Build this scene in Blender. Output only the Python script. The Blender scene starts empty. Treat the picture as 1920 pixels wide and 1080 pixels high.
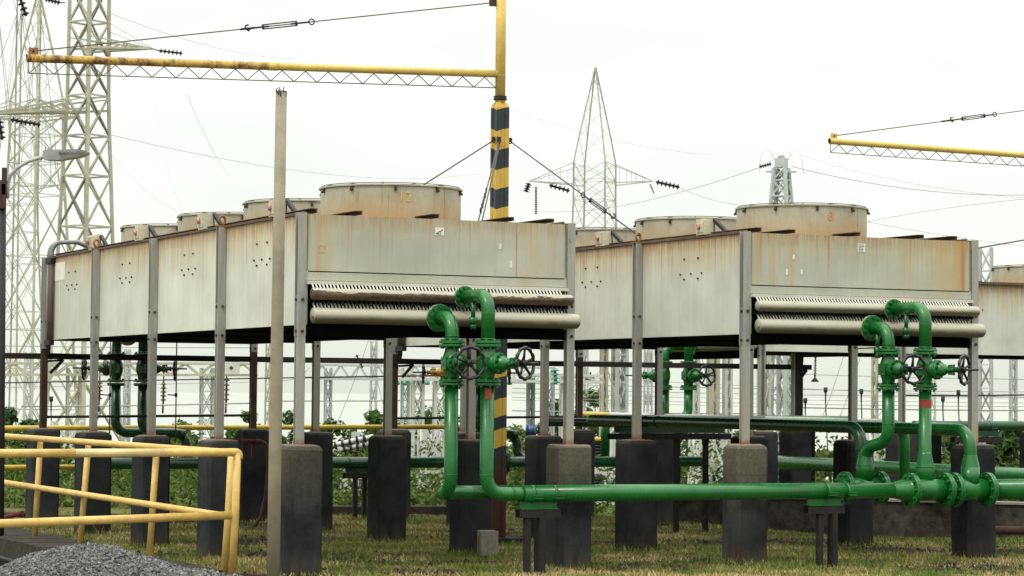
import bpy, math, random
from mathutils import Vector, Matrix, noise
random.seed(11)
pi, sin, cos = math.pi, math.sin, math.cos
V3 = Vector
SC = bpy.context.scene
COL = SC.collection

# ------------------------------------------------------------------ camera, sky, sun
EYE = 1.6
F_PX, PITCH, ROLL = 4719.52, 0.041921, 0.008833
R_ = V3((1, 0, 0)); F_ = V3((0, cos(PITCH), sin(PITCH))); U_ = V3((0, -sin(PITCH), cos(PITCH)))
R2 = R_ * cos(ROLL) + U_ * sin(ROLL); U2 = U_ * cos(ROLL) - R_ * sin(ROLL)
cam = bpy.data.cameras.new('camera'); cam.sensor_width = 36.0; cam.lens = F_PX / 1920 * 36.0
cam.clip_start = 0.1; cam.clip_end = 60000
cam.dof.use_dof = True; cam.dof.focus_distance = 23.5; cam.dof.aperture_fstop = 11.0
camo = bpy.data.objects.new('camera', cam); COL.objects.link(camo)
mw = Matrix((R2, U2, -F_)).transposed().to_4x4(); mw.translation = V3((0, 0, EYE))
camo.matrix_world = mw; SC.camera = camo

SUN_EL, SUN_AZ = math.radians(52), math.radians(222)      # azimuth clockwise from +Y: behind the camera, to its left
world = bpy.data.worlds.new('World'); SC.world = world; world.use_nodes = True
wt = world.node_tree; wt.nodes.clear()
def wn(t, **k):
    n = wt.nodes.new(t)
    for a, b in k.items(): setattr(n, a, b)
    return n
wout = wn('ShaderNodeOutputWorld'); bg = wn('ShaderNodeBackground')
sky = wn('ShaderNodeTexSky', sky_type='NISHITA', sun_disc=False, sun_elevation=SUN_EL, sun_rotation=SUN_AZ)
hs = wn('ShaderNodeHueSaturation'); hs.inputs['Saturation'].default_value = 0.12
wt.links.new(sky.outputs[0], hs.inputs['Color'])
tc = wn('ShaderNodeTexCoord'); sep = wn('ShaderNodeSeparateXYZ'); wt.links.new(tc.outputs['Generated'], sep.inputs[0])
# overcast cloud sheet: dimmer at the horizon, brighter overhead (strength below brings it to about 1 near the horizon)
rmp = wn('ShaderNodeValToRGB'); cr = rmp.color_ramp
cr.elements[0].position = 0.0; cr.elements[0].color = (7.3, 7.75, 6.7, 1)
cr.elements[1].position = 1.0; cr.elements[1].color = (31.0, 31.4, 29.8, 1)
for p, c in ((0.02, (7.7, 8.2, 7.15)), (0.05, (8.4, 8.95, 8.1)), (0.10, (8.85, 9.45, 8.75)), (0.18, (9.3, 9.7, 9.1)), (0.35, (12.0, 12.3, 11.6)), (0.6, (21.0, 21.3, 20.2))):
    e = cr.elements.new(p); e.color = c + (1,)
wt.links.new(sep.outputs[2], rmp.inputs[0])
mp = wn('ShaderNodeMapping'); mp.inputs['Scale'].default_value = (5, 5, 16)
nz = wn('ShaderNodeTexNoise'); nz.inputs['Scale'].default_value = 1.6; nz.inputs['Detail'].default_value = 5
wt.links.new(tc.outputs['Generated'], mp.inputs[0]); wt.links.new(mp.outputs[0], nz.inputs['Vector'])
mr = wn('ShaderNodeMapRange'); mr.inputs['From Min'].default_value = 0.35; mr.inputs['From Max'].default_value = 0.65
mr.inputs['To Min'].default_value = 0.955; mr.inputs['To Max'].default_value = 1.06
wt.links.new(nz.outputs[0], mr.inputs[0])
mul = wn('ShaderNodeMix', data_type='RGBA', blend_type='MULTIPLY'); mul.inputs[0].default_value = 1.0
wt.links.new(rmp.outputs[0], mul.inputs[6]); wt.links.new(mr.outputs[0], mul.inputs[7])
mx = wn('ShaderNodeMix', data_type='RGBA'); mx.inputs[0].default_value = 0.12
wt.links.new(mul.outputs[2], mx.inputs[6]); wt.links.new(hs.outputs[0], mx.inputs[7])
wt.links.new(mx.outputs[2], bg.inputs['Color']); bg.inputs['Strength'].default_value = 0.1175
wt.links.new(bg.outputs[0], wout.inputs[0])
sl = bpy.data.lights.new('sun', 'SUN'); sl.energy = 1.2; sl.angle = math.radians(12); sl.color = (1.0, 0.96, 0.88)
so = bpy.data.objects.new('sun', sl); COL.objects.link(so)
sd = V3((sin(SUN_AZ) * cos(SUN_EL), cos(SUN_AZ) * cos(SUN_EL), sin(SUN_EL)))
so.rotation_euler = sd.to_track_quat('Z', 'Y').to_euler(); so.location = (0, 0, 40)
SC.view_settings.view_transform = 'Standard'; SC.view_settings.look = 'None'
SC.view_settings.exposure = 0.0; SC.view_settings.gamma = 1.0
SC.cycles.max_bounces = 6; SC.cycles.use_denoising = True

# ------------------------------------------------------------------ frames: the plant stands square to (u, v), 25 degrees off the view
O = V3((-1.8921, 22.2105, 0)); YAW = 0.4362
EU = V3((cos(YAW), sin(YAW), 0)); EV = V3((-sin(YAW), cos(YAW), 0))
def W(u, v, z=0.0): return O + EU * u + EV * v + V3((0, 0, z))
def at(px, py, Y):                                   # point of the place seen at photo pixel (px, py) at distance Y
    d = F_ + R2 * ((px - 960) / F_PX) - U2 * ((py - 540) / F_PX)
    return V3((0, 0, EYE)) + d * (Y / d.y)

# ------------------------------------------------------------------ materials
class NT:
    def __init__(s, name, rough=0.6, metal=0.0, spec=0.5):
        s.m = bpy.data.materials.new(name); s.m.use_nodes = True; s.t = s.m.node_tree
        s.b = s.t.nodes['Principled BSDF']; s.b.inputs['Roughness'].default_value = rough
        s.b.inputs['Metallic'].default_value = metal; s.b.inputs['Specular IOR Level'].default_value = spec
        g = s.t.nodes.new('ShaderNodeNewGeometry'); s.pos = g.outputs['Position']; s.nrm = g.outputs['Normal']
        c = s.t.nodes.new('ShaderNodeTexCoord'); s.obj = c.outputs['Object']
    def lk(s, a, i):
        if hasattr(a, 'is_linked') or hasattr(a, 'links'): s.t.links.new(a, i)
        elif isinstance(a, (tuple, list)): i.default_value = tuple(a) + ((1,) if len(a) == 3 and i.type == 'RGBA' else ())
        else: i.default_value = a
    def scale(s, v, sc, rot=(0, 0, 0)):
        n = s.t.nodes.new('ShaderNodeMapping'); s.t.links.new(v, n.inputs[0])
        n.inputs['Scale'].default_value = sc; n.inputs['Rotation'].default_value = rot; return n.outputs[0]
    def noise(s, v, sc, det=4, rough=0.6, dist=0.0):
        n = s.t.nodes.new('ShaderNodeTexNoise'); s.t.links.new(v, n.inputs['Vector'])
        n.inputs['Scale'].default_value = sc; n.inputs['Detail'].default_value = det
        n.inputs['Roughness'].default_value = rough; n.inputs['Distortion'].default_value = dist; return n.outputs[0]
    def math(s, op, a, b=0.0, c=0.0, clamp=False):
        n = s.t.nodes.new('ShaderNodeMath'); n.operation = op; n.use_clamp = clamp
        s.lk(a, n.inputs[0]); s.lk(b, n.inputs[1]); s.lk(c, n.inputs[2]); return n.outputs[0]
    def mr(s, v, a, b, c=0.0, d=1.0):
        n = s.t.nodes.new('ShaderNodeMapRange'); s.lk(v, n.inputs[0])
        for i, x in enumerate((a, b, c, d)): n.inputs[i + 1].default_value = x
        return n.outputs[0]
    def mix(s, f, a, b, mode='MIX'):
        n = s.t.nodes.new('ShaderNodeMix'); n.data_type = 'RGBA'; n.blend_type = mode
        s.lk(f, n.inputs[0]); s.lk(a, n.inputs[6]); s.lk(b, n.inputs[7]); return n.outputs[2]
    def xyz(s, v):
        n = s.t.nodes.new('ShaderNodeSeparateXYZ'); s.t.links.new(v, n.inputs[0]); return n.outputs
    def rnd(s):
        n = s.t.nodes.new('ShaderNodeObjectInfo'); return n.outputs['Random']
    def attr(s, name):
        n = s.t.nodes.new('ShaderNodeAttribute'); n.attribute_name = name; return n.outputs
    def bump(s, h, st=0.3, dist=0.01):
        n = s.t.nodes.new('ShaderNodeBump'); n.inputs['Strength'].default_value = st; n.inputs['Distance'].default_value = dist
        s.lk(h, n.inputs['Height']); s.t.links.new(n.outputs[0], s.b.inputs['Normal'])
    def out(s, col, rough=None):
        s.lk(col, s.b.inputs['Base Color'])
        if rough is not None: s.lk(rough, s.b.inputs['Roughness'])
        return s.m
def shade(c, k): return tuple(x * k for x in c)

def paint(name, col, rough=0.45, var=0.25, rust=0.0, rcol=(0.16, 0.07, 0.03), sc=6.0, spec=None, metal=0.0, bump=0.12):
    if spec is None: spec = 0.45 if max(col) > 0.12 else 0.16
    n = NT(name, rough, metal, spec)
    a = n.noise(n.pos, sc, 6, 0.65); b = n.noise(n.pos, sc * 9, 3)
    c = n.mix(n.mr(a, 0.3, 0.7), shade(col, 1 - var), shade(col, 1 + var * 0.6))
    c = n.mix(n.math('MULTIPLY', n.mr(b, 0.55, 0.75), 0.35), c, shade(col, 0.72))
    if rust > 0:
        r = n.noise(n.scale(n.pos, (1, 1, 0.6)), sc * 2.3, 8, 0.72)
        c = n.mix(n.mr(r, 0.74 - rust * 0.3, 0.82 - rust * 0.25), c, n.mix(b, shade(rcol, 0.6), shade(rcol, 1.5)))
    n.bump(n.math('ADD', n.math('MULTIPLY', a, 0.6), n.math('MULTIPLY', b, 0.4)), bump, 0.006)
    return n.out(c, n.mr(b, 0.3, 0.7, rough - 0.08, rough + 0.12))

def panel(name, base, ztop, topr=0.5, reach=0.45, streaks=(), axis=0, dirt=0.35):
    """weathered sheet metal: vertical rain streaks, rust bleeding down from the top edge, single rust runs at given places"""
    n = NT(name, 0.5, 0.0, 0.4)
    z = n.xyz(n.pos)[2]
    st = n.noise(n.scale(n.pos, (14, 14, 0.55)), 1.6, 7, 0.7)
    fine = n.noise(n.scale(n.pos, (38, 38, 2.6)), 1.3, 6, 0.75, 0.4)
    blot = n.noise(n.pos, 1.7, 5, 0.6)
    grit = n.noise(n.pos, 85, 3, 0.7)
    c = n.mix(n.mr(blot, 0.3, 0.7), shade(base, 0.84), shade(base, 1.08))
    c = n.mix(n.math('MULTIPLY', n.mr(st, 0.45, 0.75), dirt * 0.85), c, (base[0] * .70, base[1] * .655, base[2] * .50))
    c = n.mix(n.math('MULTIPLY', n.mr(fine, 0.5, 0.85), dirt * 0.5), c, shade(base, 0.66))
    c = n.mix(n.math('MULTIPLY', n.mr(grit, 0.62, 0.72), 0.28), c, shade(base, 0.45))
    c = n.mix(1.0, c, n.mix(n.rnd(), (0.88, 0.88, 0.88), (1.06, 1.06, 1.03)), 'MULTIPLY')
    top = n.math('POWER', n.mr(z, ztop - reach, ztop), 1.6)
    rk = n.math('MULTIPLY', top, n.mr(st, 0.28, 0.56))
    c = n.mix(n.math('MULTIPLY', rk, topr, clamp=True), c, (0.43, 0.315, 0.12))
    edge = n.math('MULTIPLY', n.mr(z, ztop - 0.16, ztop), n.mr(fine, 0.38, 0.58))
    c = n.mix(n.math('MULTIPLY', edge, topr, clamp=True), c, (0.20, 0.075, 0.022))
    drip = n.noise(n.scale(n.pos, (34, 34, 0.5)), 1.0, 4, 0.6); rag = n.noise(n.scale(n.pos, (9, 9, 0.01)), 1.2, 3, 0.6)
    dm = n.math('MULTIPLY', n.mr(drip, 0.56, 0.64), n.mr(n.math('ADD', z, n.math('MULTIPLY', n.math('SUBTRACT', rag, 0.5), 0.9)), ztop - 0.42, ztop - 0.02))
    c = n.mix(n.math('MULTIPLY', dm, 0.8 * topr, clamp=True), c, (0.27, 0.115, 0.03))
    o = n.xyz(n.obj)
    for (u0, w, s, col) in streaks:
        wob = n.math('ADD', o[axis], n.math('MULTIPLY', n.math('SUBTRACT', blot, 0.5), w * 0.6))
        d = n.math('ABSOLUTE', n.math('SUBTRACT', wob, u0))
        f = n.math('MULTIPLY', n.mr(d, w, w * 0.15), n.mr(fine, 0.25, 0.6, 0.35, 1))
        c = n.mix(n.math('MULTIPLY', f, s, clamp=True), c, col)
    n.bump(n.math('ADD', n.math('MULTIPLY', n.noise(n.pos, 2.6, 2, 0.4), 5.0), n.math('MULTIPLY', fine, 0.12)), 0.22, 0.012)
    return n.out(c, n.mr(st, 0.3, 0.7, 0.42, 0.6))

RUSTO = (0.42, 0.20, 0.05); RUSTD = (0.20, 0.07, 0.025)
M = {}
PAN = (0.405, 0.408, 0.345)
M['side'] = panel('weathered_side_panel', (0.55, 0.56, 0.505), 3.19, 1.05, 0.55)
M['front_a'] = panel('weathered_front_panel', PAN, 3.19, 0.45, 0.35, ((0.20, 0.035, 0.85, (0.46, 0.27, 0.09)), (0.30, 0.09, 0.35, (0.45, 0.33, 0.14)), (2.14, 0.014, 0.9, (0.35, 0.16, 0.05)),
                     (2.33, 0.16, 0.35, (0.45, 0.33, 0.14)), (2.52, 0.03, 0.45, (0.40, 0.26, 0.1))))
M['front_b'] = panel('rust_stained_front_panel', PAN, 3.19, 0.6, 0.4, ((2.555, 0.045, 1.0, (0.30, 0.11, 0.025)), (2.50, 0.10, 0.6, (0.42, 0.22, 0.06)), (2.35, 0.3, 0.5, (0.45, 0.30, 0.11)), (0.34, 0.05, 0.35, RUSTO), (0.55, 0.05, 0.4, RUSTO),
                     (1.9, 0.2, 0.25, (0.45, 0.33, 0.14)), (0.17, 0.05, 0.5, (0.42, 0.28, 0.1))))
M['front_c'] = M['front_a']
M['trim'] = panel('panel_trim', (0.375, 0.378, 0.315), 3.6, 0.2, 0.3, ((2.3, 0.12, 0.35, (0.45, 0.33, 0.14)),))
M['pale'] = paint('pale_backing', (0.52, 0.49, 0.43), 0.6, 0.15)
def galv():
    n = NT('galvanised_steel', 0.5, 0.15, 0.4)
    st = n.noise(n.scale(n.pos, (20, 20, 1.2)), 1.5, 6, 0.7); b = n.noise(n.pos, 26, 4, 0.7); z = n.xyz(n.pos)[2]
    c = n.mix(n.mr(st, 0.3, 0.7), (0.235, 0.238, 0.215), (0.37, 0.372, 0.33))
    c = n.mix(n.math('MULTIPLY', n.mr(b, 0.5, 0.75), 0.35), c, (0.24, 0.23, 0.2))
    low = n.math('MULTIPLY', n.mr(z, 1.75, 1.12), n.mr(st, 0.5, 0.62))
    c = n.mix(low, c, (0.36, 0.22, 0.1))
    c = n.mix(n.math('MULTIPLY', n.mr(z, 1.2, 1.13), n.mr(b, 0.3, 0.5)), c, RUSTD)
    c = n.mix(n.math('MULTIPLY', n.mr(z, 2.95, 3.19), n.mr(st, 0.46, 0.62)), c, (0.34, 0.24, 0.13))
    n.bump(b, 0.15, 0.004); return n.out(c, n.mr(b, 0.3, 0.7, 0.4, 0.6))
M['galv'] = galv()
M['web'] = paint('recess_shade_zinc', (0.19, 0.205, 0.215), 0.5, 0.3, 0.12, (0.2, 0.13, 0.07), 5)  # channel webs: shade of the recess painted in as a darker, bluer zinc
M['rustcol'] = paint('rusty_brown_steel', (0.06, 0.034, 0.024), 0.75, 0.4, 0.4, (0.2, 0.08, 0.035))
M['beam'] = paint('dark_weathered_steel', (0.022, 0.02, 0.019), 0.65, 0.4, 0.35, (0.17, 0.065, 0.03), 3.0)
M['roofbeam'] = paint('rusted_roof_channel', (0.12, 0.085, 0.06), 0.7, 0.4, 0.5, (0.18, 0.075, 0.035))
M['black'] = paint('black_fin_bundle', (0.005, 0.005, 0.005), 0.85, 0.3, 0, spec=0.02)
M['fin'] = paint('dark_fin_bar', (0.05, 0.05, 0.047), 0.6, 0.4)
M['tube'] = paint('bare_tube_ends', (0.62, 0.61, 0.54), 0.45, 0.25)
M['bolt'] = paint('rusty_bolt', (0.07, 0.045, 0.03), 0.7, 0.4)
M['eye'] = paint('rusty_ring', (0.26, 0.125, 0.055), 0.75, 0.35)
M['boltd'] = paint('dark_bolt', (0.055, 0.05, 0.045), 0.6, 0.4)
def fan():
    n = NT('stained_fan_ring', 0.55, 0, 0.4)
    z = n.xyz(n.pos)[2]; bl = n.noise(n.pos, 3.2, 7, 0.68); st = n.noise(n.scale(n.pos, (12, 12, 1.1)), 1.4, 6, 0.7); g = n.noise(n.pos, 60, 4, 0.7)
    c = n.mix(n.mr(bl, 0.35, 0.65), (0.30, 0.29, 0.215), (0.41, 0.395, 0.30))
    c = n.mix(n.math('MULTIPLY', n.mr(st, 0.5, 0.7), 0.45), c, (0.22, 0.19, 0.14))
    f = n.math('MULTIPLY', n.mr(n.math('ADD', z, n.math('MULTIPLY', bl, 0.25)), 3.60, 3.32), 0.85)
    c = n.mix(n.math('MULTIPLY', f, n.mr(st, 0.25, 0.6, 0.55, 1)), c, (0.45, 0.262, 0.09))
    c = n.mix(n.math('MULTIPLY', n.mr(g, 0.55, 0.75), 0.3), c, (0.22, 0.15, 0.09))
    c = n.mix(n.math('MULTIPLY', n.mr(st, 0.66, 0.71), n.mr(z, 3.2, 3.5, 0.9, 0.5)), c, (0.17, 0.065, 0.022))
    n.bump(bl, 0.15, 0.01); return n.out(c)
M['fan'] = fan()
def header(name, peel):
    n = NT(name, 0.42, 0, 0.5)
    p = n.scale(n.obj, (1.5, 1.5, 6)); bl = n.noise(p, 2.4, 8, 0.72); g = n.noise(n.pos, 45, 5, 0.7); nzv = n.xyz(n.nrm)[2]
    c = n.mix(n.mr(bl, 0.3, 0.7), (0.30, 0.282, 0.21), (0.42, 0.40, 0.31))
    c = n.mix(n.math('MULTIPLY', n.mr(g, 0.5, 0.8), 0.4), c, (0.32, 0.27, 0.18))
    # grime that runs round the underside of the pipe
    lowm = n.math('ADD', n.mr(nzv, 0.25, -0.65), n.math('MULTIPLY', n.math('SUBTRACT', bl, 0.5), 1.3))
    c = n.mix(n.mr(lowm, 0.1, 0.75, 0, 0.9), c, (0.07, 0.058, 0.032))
    if peel:
        o = n.xyz(n.obj); k = n.math('ADD', n.math('MULTIPLY', n.math('SUBTRACT', bl, 0.5), 2.2), n.mr(nzv, 0.75, -0.35))
        k = n.math('MULTIPLY', n.mr(k, 0.36, 0.44), n.mr(g, 0.2, 0.5, 0.75, 1))
        c = n.mix(k, c, n.mix(n.mr(bl, 0.4, 0.6), (0.13, 0.075, 0.035), (0.035, 0.022, 0.014)))
    n.bump(n.math('ADD', bl, n.math('MULTIPLY', g, 0.3)), 0.2, 0.008); return n.out(c)
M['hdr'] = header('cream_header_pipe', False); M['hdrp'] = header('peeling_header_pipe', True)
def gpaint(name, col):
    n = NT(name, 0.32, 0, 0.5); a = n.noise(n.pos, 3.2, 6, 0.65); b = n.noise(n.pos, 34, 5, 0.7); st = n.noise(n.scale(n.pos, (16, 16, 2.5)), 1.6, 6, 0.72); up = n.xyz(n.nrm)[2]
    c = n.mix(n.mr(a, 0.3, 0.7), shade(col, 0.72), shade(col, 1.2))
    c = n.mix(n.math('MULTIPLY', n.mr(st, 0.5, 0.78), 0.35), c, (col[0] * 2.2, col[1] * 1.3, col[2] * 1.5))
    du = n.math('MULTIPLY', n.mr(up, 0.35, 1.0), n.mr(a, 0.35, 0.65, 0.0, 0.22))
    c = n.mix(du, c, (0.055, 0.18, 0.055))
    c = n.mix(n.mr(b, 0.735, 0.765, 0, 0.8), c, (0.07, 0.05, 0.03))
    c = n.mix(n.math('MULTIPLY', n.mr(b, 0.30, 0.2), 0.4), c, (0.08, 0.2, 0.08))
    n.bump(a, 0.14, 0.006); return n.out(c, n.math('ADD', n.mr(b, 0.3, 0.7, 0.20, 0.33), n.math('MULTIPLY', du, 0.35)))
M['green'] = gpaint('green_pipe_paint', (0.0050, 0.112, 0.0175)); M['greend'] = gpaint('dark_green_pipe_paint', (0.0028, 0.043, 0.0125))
M['gasket'] = paint('black_gasket', (0.015, 0.018, 0.014), 0.7, 0.2)
M['tan'] = paint('tan_flange_back', (0.42, 0.36, 0.24), 0.55, 0.2)
M['wheel'] = paint('cast_iron_handwheel', (0.013, 0.013, 0.015), 0.3, 0.3, spec=0.4, sc=14, bump=0.2)
M['red'] = paint('red_paint_mark', (0.36, 0.045, 0.022), 0.5, 0.3, sc=20)
M['valvey'] = paint('yellow_valve_paint', (0.46, 0.23, 0.02), 0.45, 0.25, 0.2)
M['blue'] = paint('blue_paint', (0.03, 0.075, 0.17), 0.4, 0.25)
M['yellow'] = paint('yellow_crane_paint', (0.60, 0.425, 0.11), 0.45, 0.2, 0.32, (0.17, 0.07, 0.025), 5)
M['yellowr'] = paint('rusting_yellow_paint', (0.50, 0.32, 0.07), 0.55, 0.35, 0.95, (0.13, 0.05, 0.02), 4)
M['rail'] = paint('handrail_yellow_paint', (0.60, 0.40, 0.115), 0.45, 0.24, 0.42, (0.17, 0.085, 0.04), 9)
M['railw'] = paint('worn_pale_rail_paint', (0.66, 0.50, 0.24), 0.45, 0.25, 0.3, (0.3, 0.28, 0.25), 5)
M['railf'] = paint('far_rail_yellow', (0.50, 0.36, 0.035), 0.45, 0.2, 0.2)
def stripes():
    n = NT('yellow_black_chevrons', 0.5, 0, 0.2); o = n.xyz(n.obj)
    t = n.math('SUBTRACT', o[2], n.math('MULTIPLY', n.math('ADD', o[0], o[1]), 0.27))
    rp = n.t.nodes.new('ShaderNodeValToRGB'); rp.color_ramp.interpolation = 'CONSTANT'; el = rp.color_ramp.elements
    bd = [0.0, 0.85, 0.99, 1.18, 1.32, 1.52, 1.74, 1.95, 2.17, 2.38, 2.6, 2.81, 3.03, 3.17, 3.36, 3.60, 3.82, 4.04, 4.25, 4.455, 4.70]
    bd = [0.0] + bd[2:]
    for i, zb in enumerate(bd):
        e = el[0] if i == 0 else el.new(zb / 5.0); v = 1 - i % 2 if True else 0; e.position = zb / 5.0; e.color = (v, v, v, 1)
    el.remove(el[-1]) if el[-1].position > 0.99 else None
    g0 = n.noise(n.pos, 11, 5, 0.7)
    s_in = n.math('DIVIDE', n.math('ADD', t, n.math('MULTIPLY', n.math('SUBTRACT', g0, 0.5), 0.012)), 5.0); n.t.links.new(s_in, rp.inputs[0])
    g = n.noise(n.pos, 8, 7, 0.7); st = n.noise(n.scale(n.pos, (25, 25, 2)), 1.5, 5, 0.7)
    blk = rp.outputs[0]
    c = n.mix(blk, n.mix(g, (0.44, 0.27, 0.04), (0.60, 0.42, 0.09)), n.mix(g, (0.018, 0.024, 0.027), (0.045, 0.055, 0.058)))
    c = n.mix(n.mr(st, 0.62, 0.72, 0, 0.75), c, (0.15, 0.06, 0.025))
    low = n.mr(n.math('ADD', o[2], n.math('MULTIPLY', n.math('SUBTRACT', g, 0.5), 0.5)), 0.95, 0.70)
    c = n.mix(low, c, n.mix(g, (0.022, 0.008, 0.007), (0.09, 0.03, 0.02)))
    n.bump(g, 0.15, 0.006); return n.out(c)
M['stripe'] = stripes()
M['dark'] = paint('dark_hardware', (0.03, 0.03, 0.032), 0.5, 0.3)
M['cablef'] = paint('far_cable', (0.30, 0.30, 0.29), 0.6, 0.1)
M['cable'] = paint('black_cable', (0.018, 0.018, 0.018), 0.55, 0.2)
M['wire'] = paint('steel_wire_rope', (0.09, 0.08, 0.08), 0.5, 0.3)
M['wirer'] = paint('rusty_rod', (0.13, 0.07, 0.05), 0.6, 0.3)
M['cond'] = paint('copper_brown_conduit', (0.11, 0.075, 0.058), 0.5, 0.3)
M['condg'] = paint('grey_conduit', (0.22, 0.23, 0.22), 0.5, 0.25)
M['white'] = paint('white_sticker', (0.66, 0.65, 0.6), 0.5, 0.12)
M['ink'] = paint('label_print', (0.16, 0.16, 0.15), 0.6, 0.2)
M['orange'] = paint('orange_stencil', (0.62, 0.40, 0.10), 0.6, 0.4, 0.3, (0.38, 0.3, 0.2), 30)
M['orangef'] = paint('faded_orange_stencil', (0.50, 0.27, 0.10), 0.6, 0.4, 0.5, (0.38, 0.28, 0.17), 30)
M['box'] = paint('cream_switch_box', (0.50, 0.46, 0.33), 0.5, 0.25, 0.25)
M['knob'] = paint('faded_red_knob', (0.46, 0.25, 0.22), 0.5, 0.2)
M['post'] = paint('weathered_grey_pole', (0.25, 0.215, 0.15), 0.6, 0.25, 0.25, (0.2, 0.125, 0.07), 5)
M['hose'] = paint('dull_red_hose', (0.075, 0.034, 0.032), 0.55, 0.3)
M['lamp'] = paint('lamp_grey', (0.36, 0.37, 0.37), 0.4, 0.15)
M['lampd'] = paint('lamp_slot', (0.16, 0.165, 0.17), 0.5, 0.15)
M['lat'] = paint('cream_lattice_steel', (0.41, 0.39, 0.30), 0.6, 0.3, sc=2)
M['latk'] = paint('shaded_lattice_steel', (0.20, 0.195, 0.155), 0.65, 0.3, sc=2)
M['latf'] = paint('faint_cream_lattice', (0.34, 0.33, 0.265), 0.6, 0.25, sc=2)
M['latg'] = paint('grey_lattice_steel', (0.42, 0.44, 0.43), 0.55, 0.2, sc=2)
M['latw'] = paint('pale_lattice_steel', (0.50, 0.505, 0.46), 0.55, 0.2, sc=2)
M['latd'] = paint('dark_lattice_steel', (0.17, 0.18, 0.17), 0.6, 0.25, sc=2)
M['ins'] = paint('dark_insulator', (0.022, 0.020, 0.020), 0.3, 0.2)
M['insb'] = paint('brown_insulator', (0.10, 0.05, 0.035), 0.3, 0.3)
M['insg'] = paint('green_glass_insulator', (0.03, 0.22, 0.15), 0.2, 0.2)
M['cab'] = paint('pale_cabinet', (0.52, 0.51, 0.48), 0.5, 0.15, 0.15)
M['redm'] = paint('faded_red_steel', (0.10, 0.032, 0.026), 0.7, 0.35)
def pier(name, brown):
    n = NT(name, 0.9, 0, 0.05)
    z = n.xyz(n.pos)[2]; bl = n.noise(n.pos, 2.6, 7, 0.66); st = n.noise(n.scale(n.pos, (9, 9, 1.2)), 1.5, 6, 0.7); g = n.noise(n.pos, 38, 5, 0.75)
    c = n.mix(n.mr(bl, 0.35, 0.65), (0.016, 0.0188, 0.0205), (0.038, 0.0415, 0.0425))
    w = n.math('ADD', n.math('MULTIPLY', n.mr(z, 1.14 - 0.95 * brown - 0.02, 1.15, 0, 1), n.mr(n.rnd(), 0, 1, 0.75, 1.15)), n.math('MULTIPLY', n.math('SUBTRACT', n.math('ADD', bl, st), 1.0), 0.95))
    c = n.mix(n.mr(w, 0.2, 1.0, 0, 0.95 * brown), c, n.mix(n.mr(g, 0.3, 0.7), (0.058, 0.053, 0.040), (0.125, 0.113, 0.086)))
    c = n.mix(n.mr(z, 1.115, 1.135), c, n.mix(g, (0.11, 0.085, 0.06), (0.26, 0.21, 0.16)))
    c = n.mix(n.mr(g, 0.70, 0.76, 0, 0.5), c, (0.30, 0.30, 0.28))
    c = n.mix(n.math('MULTIPLY', n.mr(z, 0.22, 0.02), n.mr(st, 0.4, 0.6)), c, (0.07, 0.055, 0.035))
    c = n.mix(1.0, c, n.mix(n.rnd(), (0.7, 0.7, 0.72), (1.3, 1.26, 1.2)), 'MULTIPLY')
    fl = n.math('ABSOLUTE', n.math('SUBTRACT', n.math('FRACT', n.math('ADD', n.math('MULTIPLY', z, 3.1), n.math('MULTIPLY', n.rnd(), 0.9))), 0.5))
    c = n.mix(n.math('MULTIPLY', n.mr(fl, 0.035, 0.0), n.mr(st, 0.4, 0.6, 0, 0.35)), c, (0.02, 0.02, 0.02))
    n.bump(n.math('ADD', n.math('MULTIPLY', bl, 1.2), n.math('MULTIPLY', g, 0.6)), 0.5, 0.014); return n.out(c)
M['pierb'] = pier('worn_brown_pier', 0.85); M['pier'] = pier('dark_painted_pier', 0.25)
def conc(name, a, b, sc=12, d=0.4):
    n = NT(name, 0.9, 0, 0.06); g = n.noise(n.pos, sc, 8, 0.72); h = n.noise(n.pos, 2.2, 5, 0.6)
    c = n.mix(n.mr(g, 0.3, 0.7), a, b); c = n.mix(n.mr(h, 0.45, 0.7, 0, d), c, shade(a, 0.45))
    n.bump(g, 0.5, 0.015); return n.out(c)
M['block'] = conc('hollow_block_concrete', (0.15, 0.135, 0.11), (0.31, 0.28, 0.235), 30)
M['kerb'] = conc('old_kerb_concrete', (0.028, 0.025, 0.021), (0.075, 0.066, 0.054), 14)
M['wall'] = conc('stained_low_wall', (0.018, 0.016, 0.014), (0.085, 0.077, 0.065), 9, 0.7)
M['cap'] = conc('pale_wall_cap', (0.2, 0.19, 0.17), (0.32, 0.3, 0.27), 14)
def ground():
    n = NT('patchy_grass_soil', 0.95, 0, 0.03); A = n.attr('soil')[2]
    g = n.noise(n.pos, 22, 8, 0.75); h = n.noise(n.pos, 3.5, 6, 0.65); y = n.xyz(n.pos)[1]
    gr = n.mix(n.mr(h, 0.38, 0.62), (0.12, 0.12, 0.038), (0.26, 0.215, 0.095))
    gr = n.mix(n.mr(g, 0.35, 0.7), shade((0.07, 0.065, 0.03), 1), gr)
    so_ = n.mix(n.mr(g, 0.35, 0.7), (0.016, 0.014, 0.012), (0.075, 0.058, 0.04))
    c = n.mix(n.mr(n.math('ADD', A, n.math('MULTIPLY', n.math('SUBTRACT', g, 0.5), 0.5)), 0.4, 0.6), gr, so_)
    far = n.mix(n.mr(h, 0.35, 0.65), (0.035, 0.065, 0.012), (0.11, 0.135, 0.032))
    c = n.mix(n.mr(y, 33, 37), c, far)
    n.bump(g, 0.8, 0.03); return n.out(c)
M['ground'] = ground()
def blades():
    n = NT('grass_blade', 0.7, 0, 0.06); A = n.attr('tint')[2]
    c = n.mix(n.mr(A, 0.0, 0.55), (0.07, 0.13, 0.02), (0.20, 0.195, 0.058)); c = n.mix(n.mr(A, 0.5, 1.0), c, (0.46, 0.355, 0.175))
    return n.out(c)
M['blade'] = blades()
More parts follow.
